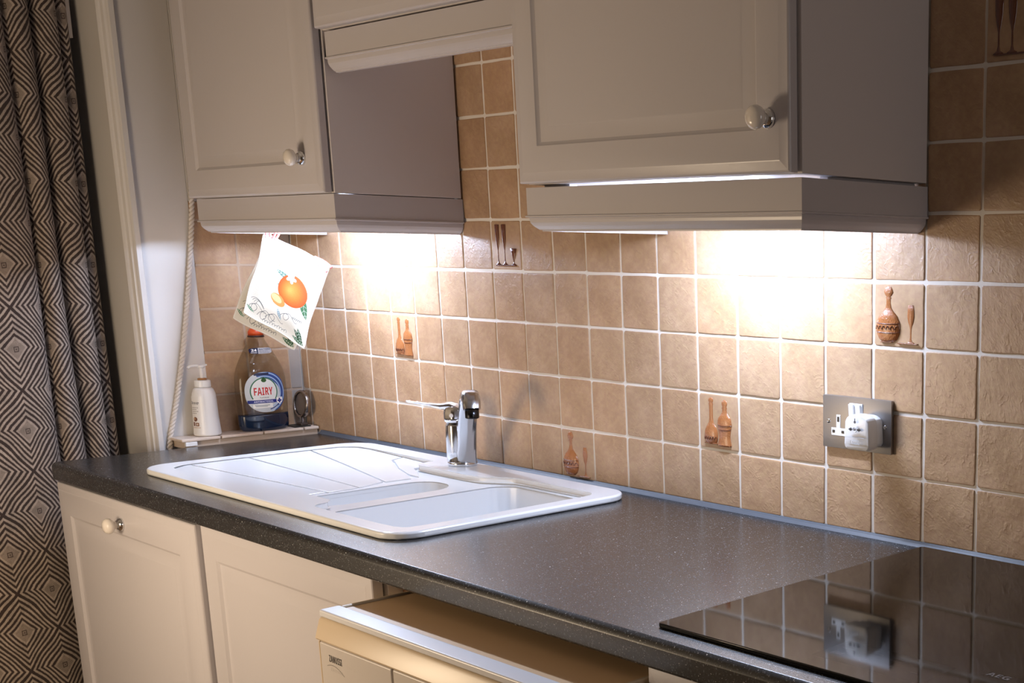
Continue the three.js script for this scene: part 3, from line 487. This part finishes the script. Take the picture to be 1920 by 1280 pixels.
// ------------------------------------------------------------------ bottles and the round object on the ledge
const LY = 0.9287;
{
  const B = thing('soap_dispenser', 'small white pump soap bottle standing on the cream ledge', 'soap bottle', [-1.9540, LY, 0.2560]);
  part('bottle_body', lathe([[0, 0], [0.0265, 0], [0.0290, 0.002], [0.0295, 0.006], [0.0270, 0.045], [0.0262, 0.085], [0.0250, 0.100], [0.0215, 0.110], [0.0160, 0.1155], [0, 0.116]], 44), std(lin(0.76, 0.74, 0.72), 0.32), B);
  part('collar', lathe([[0, 0.1150], [0.0168, 0.1150], [0.0172, 0.117], [0.0172, 0.130], [0.0150, 0.132], [0, 0.132]], 36), M.white, B);
  part('neck_ring', lathe([[0, 0.1318], [0.010, 0.1318], [0.0095, 0.136], [0, 0.1365]], 24), std(lin(0.45, 0.22, 0.08), 0.4), B);
  const head = lathe([[0, 0.136], [0.0038, 0.136], [0.0038, 0.160], [0.0075, 0.1605], [0.0085, 0.164], [0.0080, 0.1675], [0, 0.1685]], 24), noz = tube([[0, 0.1655, 0], [0, 0.1665, 0.014], [0, 0.1655, 0.026], [0, 0.1615, 0.031]], 0.0032, 20, 10);
  const tip = box(-0.006, 0.006, 0.1645, 0.1690, -0.013, 0.004, 0.002);
  part('pump_head', merge([head, noz, tip]), M.white, B);
  const tx = canvasTex(256, 512, (g, w, h) => { g.fillStyle = '#ffffff'; g.fillRect(0, 0, w, h); g.fillStyle = '#30323c'; g.font = 'italic bold 62px serif'; g.fillText('Dove', 20, 120); g.fillStyle = '#8d8a88'; g.font = '22px sans-serif'; for (let i = 0; i < 4; i++) for (let j = 0; j < 5 - (i % 2); j++) g.fillRect(44 + j * 26, 166 + i * 28, 18, 9); g.fillStyle = '#7a4a30'; g.beginPath(); g.arc(110, 345, 34, 0, 7); g.fill(); g.fillStyle = '#c9a27c'; g.beginPath(); g.arc(96, 338, 20, 0, 7); g.fill(); g.fillStyle = '#8a5a40'; g.fillRect(60, 390, 40, 60); g.fillRect(112, 398, 52, 52); g.fillStyle = '#efe2d4'; g.beginPath(); g.arc(138, 424, 15, 0, 7); g.fill(); g.fillStyle = '#c98f5c'; g.fillRect(52, 470, 130, 6); });
  const lab = new THREE.CylinderGeometry(0.0264, 0.0288, 0.080, 24, 1, true, Math.PI * 0.06, Math.PI * 0.52); part('label_print', lab.translate(0, 0.055, 0), std(lin(0.76, 0.74, 0.72), 0.35, { map: tx }), B).rotation.y = -0.75;
  B.rotation.y = 0.10;
}
{
  const D = thing('detergent_bottle', 'clear washing up liquid bottle with red cap, round label and a little blue liquid left', 'bottle', [-1.9535, LY, 0.1220]);
  const prof = [[0, 0.052], [0.006, 0.058], [0.02, 0.0600], [0.043, 0.0600], [0.08, 0.0612], [0.12, 0.0612], [0.145, 0.0590], [0.162, 0.0545], [0.18, 0.0470], [0.20, 0.0365], [0.218, 0.0265], [0.234, 0.0185], [0.2405, 0.0170]];
  const curve = new THREE.CatmullRomCurve3(prof.map(([y, r]) => V(r, y, 0)));
  const cp = curve.getPoints(60).map((v) => [v.x, v.y]), rad = (y) => { for (let i = 1; i < cp.length; i++) if (cp[i][1] >= y) { const t = (y - cp[i - 1][1]) / (cp[i][1] - cp[i - 1][1]); return cp[i - 1][0] + t * (cp[i][0] - cp[i - 1][0]); } return 0.017; };
  D.scale.y = 0.945;
  const flat = (y) => 0.47 + 0.5 * smooth(0.17, 0.2405, y);
  const squash = (g) => { const p = g.attributes.position; for (let i = 0; i < p.count; i++) p.setX(i, p.getX(i) * flat(p.getY(i))); g.computeVertexNormals(); return g; };
  part('bottle_body', squash(lathe(cp.filter((p) => p[1] > 0.0428), 56)), std(lin(0.80, 0.79, 0.76), 0.06, { transmission: 1, thickness: 0, ior: 1.45, side: THREE.DoubleSide }), D);
  part('liquid', squash(lathe([[0, 0.0002], ...cp.filter((p) => p[1] < 0.0425), [0.0598, 0.0428], [0, 0.0428]], 56)), std(lin(0.004, 0.014, 0.045), 0.08, { clearcoat: 0.6, clearcoatRoughness: 0.05 }), D);
  part('cap', merge([lathe([[0, 0.240], [0.0185, 0.240], [0.0185, 0.2440], [0.0165, 0.2450], [0, 0.2450]], 30)]), std(lin(0.05, 0.02, 0.015), 0.4), D);
  part('flip_cap', merge([lathe([[0, 0.2445], [0.0170, 0.2445], [0.0170, 0.2540], [0.0130, 0.2600], [0.0085, 0.2640], [0, 0.2645]], 30)]), std(lin(0.62, 0.085, 0.02), 0.35), D);
  // curved labels: patches of the bottle's own surface, with an outline of their own
  const patch = (yc, zc, a, b, power) => {
    const pos = [], uv = [], idx = [], NR = 10, NT = 48;
    for (let i = 0; i <= NR; i++) for (let j = 0; j < NT; j++) { const t = j / NT * 2 * Math.PI, c = Math.cos(t), s = Math.sin(t), q = i / NR; const z = zc - a * q * Math.sign(c) * Math.abs(c) ** power, y = yc + b * q * Math.sign(s) * Math.abs(s) ** power; const r = rad(y) + 0.0004; pos.push((Math.sqrt(Math.max(0, 1 - (z / r) ** 2)) * r) * flat(y) + 0.0003, y, z); uv.push(0.5 - (z - zc) / (2 * a), 0.5 + (y - yc) / (2 * b)); }
    for (let i = 0; i < NR; i++) for (let j = 0; j < NT; j++) { const p = i * NT + j, n = i * NT + (j + 1) % NT; idx.push(p, p + NT, n, n, p + NT, n + NT); }
    const g = new THREE.BufferGeometry(); g.setAttribute('position', new THREE.Float32BufferAttribute(pos, 3)); g.setAttribute('uv', new THREE.Float32BufferAttribute(uv, 2)); g.setIndex(idx); g.computeVertexNormals(); return g;
  };
  const lab = canvasTex(512, 540, (g, w, h) => {
    g.fillStyle = '#c9d2da'; g.fillRect(0, 0, w, h); g.fillStyle = '#3c5a9a'; g.beginPath(); g.moveTo(150, 0); g.lineTo(512, 0); g.lineTo(512, 540); g.lineTo(330, 540); g.quadraticCurveTo(470, 420, 440, 230); g.quadraticCurveTo(400, 110, 150, 60); g.fill();
    for (let i = 0; i < 5; i++) { g.strokeStyle = i % 2 ? '#1d3f8c' : '#a9c7ea'; g.lineWidth = 13; g.beginPath(); g.arc(240, 270, 214 + i * 24, -1.9, 1.35); g.stroke(); }
    g.fillStyle = '#1b2750'; g.fillRect(120, 10, 190, 34); g.fillStyle = '#e9eef0'; g.beginPath(); g.ellipse(232, 262, 178, 190, 0, 0, 7); g.fill(); g.strokeStyle = '#22694a'; g.lineWidth = 14; g.beginPath(); g.ellipse(232, 262, 170, 182, 0, 2.6, 6.9); g.stroke();
    g.fillStyle = '#2d5b2c'; g.beginPath(); g.ellipse(236, 110, 34, 26, 0, 0, 7); g.fill(); g.fillStyle = '#17351b'; g.fillRect(228, 66, 12, 34);
    g.save(); g.scale(0.62, 1); g.fillStyle = '#c4161c'; g.font = 'bold 142px sans-serif'; g.fillText('FAIRY', 152, 308); g.restore(); g.fillStyle = '#333a44'; g.font = '24px sans-serif'; g.fillText('PLATINUM', 168, 350);
    g.fillStyle = '#1a2a86'; g.fillRect(20, 372, 400, 44); g.fillStyle = '#dfe6ff'; g.font = 'bold 33px sans-serif'; g.fillText('ANTIBACTERIAL', 92, 406); g.fillStyle = '#ffffff'; g.beginPath(); g.moveTo(386, 350); g.lineTo(472, 350); g.lineTo(472, 410); g.lineTo(429, 446); g.lineTo(386, 410); g.fill(); g.fillStyle = '#1a2a86'; g.fillRect(418, 362, 22, 64); g.fillRect(398, 384, 62, 22);
    g.fillStyle = '#f2f5f7'; g.fillRect(80, 430, 250, 50); g.fillStyle = '#7b8794'; g.fillRect(100, 440, 190, 8); g.fillRect(110, 456, 150, 6);
  });
  part('front_label', patch(0.1000, 0.0010, 0.0470, 0.0520, 0.86), std(0xffffff, 0.3, { map: lab }), D).userData.label = 'white and blue round label with red lettering';
  const up = canvasTex(256, 88, (g, w, h) => { g.fillStyle = '#b9bdc6'; g.fillRect(0, 0, w, h); g.fillStyle = '#16204a'; g.fillRect(0, 0, 86, 88); g.fillStyle = '#fff'; g.font = 'bold 50px sans-serif'; g.fillText('24', 18, 52); g.font = 'bold 18px sans-serif'; g.fillText('HOURS', 14, 76); g.fillStyle = '#20284a'; g.font = 'bold 30px sans-serif'; g.fillText('BACTERIA', 96, 34); g.font = '20px sans-serif'; g.fillText('REGROWTH', 98, 58); g.fillText('PREVENTION', 98, 80); });
  part('neck_label', patch(0.2060, 0.0, 0.0270, 0.0075, 0.5), std(0xffffff, 0.3, { map: up }), D);
}
{
  const R = thing('round_timer', 'small round metal rimmed dial on a dark foot leaning in the tiled corner', 'timer', [-1.9560, LY, 0.0330]);
  const tilt = (g) => { g.rotateX(Math.PI / 2 - 0.10); g.translate(0, 0.0545, -0.010); return g; };
  part('rim', tilt(lathe([[0.029, -0.006], [0.0335, -0.006], [0.0350, -0.003], [0.0350, 0.003], [0.0335, 0.0058], [0.0305, 0.0066], [0.0285, 0.005], [0.029, -0.006]], 44)), std(lin(0.40, 0.36, 0.34), 0.22, { metalness: 1 }), R);
  part('dial', tilt(lathe([[0, 0.004], [0.026, 0.0036], [0.0292, 0.002], [0.0292, -0.005], [0, -0.0055]], 40)), std(lin(0.16, 0.135, 0.12), 0.25, { metalness: 0.4 }), R);
  part('stem', merge([tube([[0.006, 0.022, -0.006], [0.010, 0.012, -0.004], [0.012, 0.003, 0.000]], 0.004, 12, 10), box(0.000, 0.024, 0.0025, 0.009, -0.010, 0.008, 0.002)]), std(lin(0.10, 0.08, 0.075), 0.3, { metalness: 0.6 }), R);
  part('foot', box(-0.020, 0.030, 0.0002, 0.0028, -0.014, 0.028, 0.001), M.dark, R);
}
// ------------------------------------------------------------------ pot holders hanging under the left cabinet
{
  const n = V(0.643, 0, 0.766), u = V(0.766, 0, -0.643), O = V(-1.7095, 1.3965, 0.1885);
  const tex = canvasTex(512, 640, (g, w, h) => {
    g.fillStyle = '#dedacd'; g.fillRect(0, 0, w, h);
    const leaf = (x, y, l, a, c) => { g.save(); g.translate(x, y); g.rotate(a); g.fillStyle = c; g.beginPath(); g.moveTo(0, 0); g.quadraticCurveTo(l * 0.5, -l * 0.26, l, 0); g.quadraticCurveTo(l * 0.5, l * 0.26, 0, 0); g.fill(); g.strokeStyle = '#e6eee2'; g.lineWidth = 2; g.beginPath(); g.moveTo(4, 0); g.lineTo(l - 4, 0); for (let i = 1; i < 6; i++) { g.moveTo(l * i / 6, 0); g.lineTo(l * (i / 6 + 0.09), -l * 0.10); g.moveTo(l * i / 6, 0); g.lineTo(l * (i / 6 + 0.09), l * 0.10); } g.stroke(); g.restore(); };
    leaf(316, 212, 150, 2.55, '#4a7466'); leaf(300, 222, 150, 3.4 - 6.283, '#5a7d70'); leaf(348, 206, 150, 0.95, '#2f6a54'); leaf(380, 236, 220, 1.05, '#3f6a48'); leaf(320, 210, 90, -0.4, '#3f7a66'); leaf(250, 470, 90, 1.1, '#7a8f9c');
    const og = g.createRadialGradient(300, 290, 10, 320, 300, 120); og.addColorStop(0, '#e0984a'); og.addColorStop(0.55, '#d8702c'); og.addColorStop(1, '#c04f1e'); g.fillStyle = og; g.beginPath(); g.arc(326, 282, 122, 0, 7); g.fill();
    g.strokeStyle = '#d9662c'; g.lineWidth = 5; g.beginPath(); g.arc(318, 306, 80, 0.2, 1.7); g.stroke();
    g.fillStyle = '#d99450'; g.beginPath(); g.ellipse(236, 406, 62, 40, 0.35, 0, 7); g.fill(); g.fillStyle = '#e6c08c'; g.beginPath(); g.ellipse(224, 400, 48, 26, 0.35, 0, 7); g.fill(); g.strokeStyle = '#e88b3c'; g.lineWidth = 5; g.beginPath(); g.ellipse(236, 406, 62, 40, 0.35, -0.6, 1.9); g.stroke();
    for (let i = 0; i < 5; i++) { g.fillStyle = '#fbfaf6'; g.strokeStyle = '#8f9a9c'; g.lineWidth = 2.5; g.beginPath(); g.ellipse(286 + 24 * Math.cos(i * 1.257), 196 + 22 * Math.sin(i * 1.257), 20, 13, i * 1.257, 0, 7); g.fill(); g.stroke(); }
    g.strokeStyle = '#55585a'; g.lineWidth = 3; for (const [x, y, k] of [[70, 560, 1], [150, 588, 1.3], [215, 572, 1], [330, 500, 0.8]]) { g.beginPath(); g.moveTo(x - 50, y + 10); g.bezierCurveTo(x - 10, y - 60 * k, x + 50, y - 30, x + 10, y + 16); g.bezierCurveTo(x - 20, y + 50, x - 50, y - 20, x + 10, y - 40 * k); g.bezierCurveTo(x + 40, y - 60, x + 70, y + 20, x + 96, y - 8); g.stroke(); }
    g.strokeStyle = '#6b6e6a'; for (let i = 0; i < 4; i++) { g.beginPath(); g.moveTo(30 + i * 16, 500 + i * 8); g.bezierCurveTo(60 + i * 12, 460, 120, 470 + i * 10, 150, 530); g.stroke(); }
    g.fillStyle = '#8c8578'; g.font = 'italic 44px serif'; g.save(); g.translate(380, 480); g.rotate(-0.15); g.beginPath(); g.moveTo(0, 0); for (let i = 0; i < 6; i++) g.bezierCurveTo(i * 14 + 4, -22, i * 14 + 14, -18, i * 14 + 8, 2); g.stroke(); g.restore(); g.save(); g.translate(70, 632); g.rotate(-0.03); g.font = 'italic 40px serif'; g.beginPath(); g.moveTo(80, -8); for (let i = 0; i < 10; i++) g.bezierCurveTo(84 + i * 20, -40 + (i % 3) * 10, 104 + i * 20, -30, 98 + i * 20, -6); g.stroke(); g.restore();
    g.strokeStyle = '#c9a94a'; g.lineWidth = 5; g.beginPath(); g.moveTo(170, 150); g.lineTo(190, 110); g.moveTo(214, 120); g.quadraticCurveTo(240, 96, 262, 118); g.stroke(); g.fillStyle = '#9a9aa0'; g.fillRect(220, 150, 30, 5); g.fillRect(226, 140, 5, 18);
    leaf(410, 540, 130, 0.75, '#24452c'); leaf(440, 520, 120, 1.15, '#2c5236'); leaf(400, 600, 110, 0.25, '#2f5838'); leaf(2, 566, 80, 0.35, '#3a6a48');
  });
  const pad = (name, label, W, Hh, th, ang, off, kink, withTex, shear) => {
    const o = thing(name, label, 'pot holder', [O.x + n.x * off, O.y, O.z + n.z * off]);
    const basis = new THREE.Matrix4().makeBasis(u, V(0, 1, 0), n); o.quaternion.setFromRotationMatrix(basis); o.rotateZ(ang);
    // local: corner at the origin, x to the right edge, y downwards; quilted pillow shape
    const N = 24, f = (sgn) => { const g = new THREE.PlaneGeometry(W, Hh, N, N), p = g.attributes.position; for (let i = 0; i < p.count; i++) { const s = p.getX(i) / W, t = p.getY(i) / Hh; const e = Math.min(0.5 - Math.abs(s), 0.5 - Math.abs(t)) * Math.min(W, Hh); const puff = th * (0.35 + 0.65 * smooth(0, 0.035, e)); p.setXYZ(i, p.getX(i) + W / 2 + 0.0018 * Math.sin(t * 9) + shear * (Hh / 2 - p.getY(i)), p.getY(i) - Hh / 2 + 0.0018 * Math.sin(s * 8 + 1), sgn * puff + kink * Math.sin((s + t) * 3.1) * 0.5); } if (sgn < 0) { const ix = g.index; for (let k = 0; k < ix.count; k += 3) { const a = ix.getX(k); ix.setX(k, ix.getX(k + 1)); ix.setX(k + 1, a); } } g.computeVertexNormals(); return g; };
    const cm = std(0xffffff, 0.9, withTex ? { map: tex, bumpMap: weaveBump, bumpScale: 0.0003 } : { map: tex });
    part('pad_face', merge([f(1), f(-1)]), cm, o);
    const b = []; for (let i = 0; i <= 80; i++) { const t = i / 80 * 4, k = Math.min(3, Math.floor(t)), q = t - k, c = [[0, 0], [1, 0], [1, -1], [0, -1], [0, 0]], x = c[k][0] + (c[k + 1][0] - c[k][0]) * q, y = c[k][1] + (c[k + 1][1] - c[k][1]) * q; const s = x - 0.5, tt = y + 0.5; b.push([x * W + 0.0018 * Math.sin(tt * 9) - shear * y * Hh, y * Hh + 0.0018 * Math.sin(s * 8 + 1), kink * Math.sin((s + tt) * 3.1) * 0.5]); }
    part('piping', new THREE.TubeGeometry(new THREE.CatmullRomCurve3(b.map((p) => V(...p)), false, 'catmullrom', 0.1), 160, th * 0.42, 8, false), std(lin(0.80, 0.77, 0.70), 0.9), o);
    const red = std(lin(0.62, 0.14, 0.13), 0.8);
    part('hanging_loop', tube([[0.004, -0.004, 0], [0.000, 0.010, 0.001], [0.006, 0.024, 0.002], [0.016, 0.022, 0.002], [0.018, 0.008, 0.001], [0.014, -0.006, 0]], 0.0028, 30, 8), red, o).userData.label = 'red hanging loop'; part('binding', tube([[W * 0.72, 0.002, -th], [W * 0.86, 0.003, -th], [W + 0.002, -0.001, -th]], 0.0035, 12, 8), red, o).userData.label = 'red binding';
    return o;
  };
  pad('pot_holder', 'front quilted white pot holder printed with an orange and leaves, hanging under the wall cabinet', 0.148, 0.178, 0.0065, -0.553, 0.006, 0.006, true, 0.197);
  pad('pot_holder', 'rear white pot holder with sketched lettering, hanging half hidden behind the orange printed one', 0.146, 0.208, 0.0060, -0.490, -0.014, -0.006, false, 0.0);
  const hk = thing('cup_hook', 'small metal hook under the wall cabinet from which the two pot holders hang', 'hook');
  part('hook', tube([[O.x + 0.006, 1.4735, O.z - 0.006], [O.x + 0.006, 1.440, O.z - 0.006], [O.x + 0.002, 1.420, O.z - 0.002], [O.x + 0.010, 1.412, O.z - 0.009], [O.x + 0.018, 1.420, O.z - 0.016]], 0.0016, 30, 8), M.chrome, hk);
}
// ------------------------------------------------------------------ twisted cord on the painted panel
{
  const path = new THREE.CatmullRomCurve3([[1.60, 0.2200], [1.47, 0.2250], [1.36, 0.2390], [1.249, 0.2570], [1.13, 0.2790], [1.01, 0.3060], [0.91, 0.3310], [0.80, 0.3360]].map(([y, z]) => V(XL + 0.0068, y, z)));
  const strand = (ph) => { const p = [], N = 520; for (let i = 0; i <= N; i++) { const t = i / N, c = path.getPointAt(t), a = t * 2 * Math.PI * 40 + ph; p.push(V(c.x + 0.0028 * Math.cos(a), c.y, c.z + 0.0028 * Math.sin(a))); } return new THREE.TubeGeometry(new THREE.CatmullRomCurve3(p), 780, 0.0033, 7, false); };
  const c = thing('twisted_cord', 'thick twisted cream cord hanging down the white painted panel beside the tiles', 'cord'); for (const ph of [0, Math.PI]) part('strand', strand(ph), M.rope, c);
}
// ------------------------------------------------------------------ curtain
{
  const C = thing('curtain', 'long woven curtain with brown and grey nested diamond pattern hanging in deep folds', 'curtain');
  const pts = [[0.4275, -2.052], [0.4215, -2.042], [0.4240, -2.030], [0.4360, -2.026], [0.4480, -2.045], [0.4560, -2.078], [0.4500, -2.060], [0.4455, -2.030], [0.4520, -2.006], [0.4700, -1.996], [0.4890, -2.012], [0.5020, -2.060], [0.5075, -2.088], [0.5010, -2.060], [0.4975, -2.020], [0.5080, -1.992], [0.5270, -1.982], [0.5470, -2.004], [0.5590, -2.060], [0.5620, -2.090], [0.5540, -2.060], [0.5480, -2.010], [0.5620, -1.978], [0.5950, -1.964], [0.6500, -1.962], [0.7150, -1.976], [0.7560, -2.030], [0.7620, -2.075], [0.7500, -2.040], [0.7560, -1.990], [0.7900, -1.968], [0.8500, -1.970], [0.9000, -2.030], [0.8980, -2.075], [0.8960, -2.020], [0.9200, -1.972], [0.9900, -1.968], [1.0500, -2.040], [1.0550, -2.080], [1.0600, -2.010], [1.1000, -1.970], [1.1800, -1.975], [1.2300, -2.050], [1.2600, -2.080], [1.3000, -1.990], [1.3600, -1.975], [1.4200, -2.030]];
  const cv = new THREE.CatmullRomCurve3(pts.map(([z, x]) => V(x - 0.075, 0, z - 0.0234 * (1.547 - z))), false, 'centripetal'), NU = 520, NV = 90, len = cv.getLength(), Y1 = 2.13, Yb = 0.03;
  const base = cv.getSpacedPoints(NU);
  const sheet = (off) => {
    const pos = [], uv = [], idx = [];
    for (let j = 0; j <= NV; j++) { const t = j / NV, y = Yb + (Y1 - Yb) * t; for (let i = 0; i <= NU; i++) {
      const b = base[i], a = base[Math.max(0, i - 1)], c = base[Math.min(NU, i + 1)]; let nx = c.z - a.z, nz = -(c.x - a.x); const l = Math.hypot(nx, nz) || 1; nx /= -l; nz /= -l;
      const amp = 1 - 0.12 * smooth(1.5, 2.1, y), sway = 0.004 * Math.sin(y * 2.3 + b.z * 9) + 0.0025 * Math.sin(y * 6.1 + b.z * 40);
      const flare = smooth(0.95, 0.2, y) * 0.02 * smooth(0.44, 0.6, b.z);
      pos.push(-2.105 + (b.x + 2.105) * amp + flare + nx * off + sway * 0.7, y, b.z + nz * off + sway * smooth(0.42, 0.46, b.z) - flare * 0.4); uv.push((i / NU * len + 0.035) / 0.136, (y + 0.022) / 0.180);
    } }
    for (let j = 0; j < NV; j++) for (let i = 0; i < NU; i++) { const a = j * (NU + 1) + i; idx.push(a, a + 1, a + NU + 1, a + 1, a + NU + 2, a + NU + 1); }
    const g = new THREE.BufferGeometry(); g.setAttribute('position', new THREE.Float32BufferAttribute(pos, 3)); g.setAttribute('uv', new THREE.Float32BufferAttribute(uv, 2)); g.setIndex(idx); g.computeVertexNormals(); return g;
  };
  part('curtain_cloth', sheet(0), M.cloth, C);
  part('lining', (() => { const s = new THREE.Shape(); s.moveTo(0.4100, 1.825); s.lineTo(0.4225, 1.822); s.lineTo(0.4250, 2.12); s.lineTo(0.4080, 2.12); s.closePath(); const g = new THREE.ExtrudeGeometry(s, { depth: 0.003, bevelEnabled: false }); g.rotateY(-Math.PI / 2); g.translate(-2.118, 0, -0.026); return g; })(), std(lin(0.62, 0.56, 0.52), 0.9), C);
  const rail = thing('curtain_rail', 'slim white curtain rail above the patterned curtain', 'rail'); part('rail', box(-2.120, -2.090, 2.132, 2.149, 0.40, 1.44, 0.004), M.white, rail);
}
// ------------------------------------------------------------------ the lamps that light the room (outside the frame)
{
  const T = thing('side_table', 'small wooden side table carrying the globe lamp', 'table', [-1.16, 0, 1.42]);
  part('table_top', box(-0.22, 0.22, 0.56, 0.585, -0.22, 0.22, 0.006), M.wood, T);
  for (const [x, z] of [[-0.19, -0.19], [0.19, -0.19], [0.19, 0.19], [-0.19, 0.19]]) part('leg', box(x - 0.02, x + 0.02, 0, 0.56, z - 0.02, z + 0.02, 0.004), M.wood, T);
  const L = thing('table_lamp', 'globe table lamp glowing warm on the side table', 'lamp', [-1.16, 0.585, 1.42]);
  part('lamp_base', lathe([[0, 0], [0.08, 0], [0.085, 0.012], [0.02, 0.03], [0.014, 0.06], [0.014, 0.17], [0.03, 0.185], [0, 0.19]], 36), M.nickel, L);
  part('lamp_globe', new THREE.SphereGeometry(0.20, 36, 24).translate(0, 0.38, 0), new THREE.MeshStandardMaterial({ color: 0xffffff, emissive: WARM, emissiveIntensity: 3.5, roughness: 0.5 }), L);
  const p = new THREE.PointLight(WARM, ROOM_LAMP, 0, 2); p.position.set(0, 0.38, 0); p.shadow.radius = 10; p.castShadow = true; L.add(p);
  // glazed door to a lit hall in the right wall: it greys the cabinet sides that face it
  const D = struct('door_2');
  part('door_frame', merge([box(RX - 0.03, RX, 0, 2.10, 0.47, 0.55), box(RX - 0.03, RX, 0, 2.10, 1.35, 1.43), box(RX - 0.03, RX, 2.02, 2.10, 0.55, 1.35), box(RX - 0.03, RX, 0, 0.95, 0.55, 1.35)]), M.paint, D);
  part('pane', box(RX - 0.022, RX - 0.010, 0.95, 2.02, 0.55, 1.35, 0.001), new THREE.MeshStandardMaterial({ color: 0xffffff, emissive: HALL, emissiveIntensity: 0.5, roughness: 0.3 }), D);
  const q = new THREE.RectAreaLight(HALL, HALL_LIGHT, 0.80, 1.07); q.position.set(RX - 0.024, 1.485, 0.95); q.rotation.y = Math.PI / 2; scene.add(q);
}
renderer.render(scene, camera);
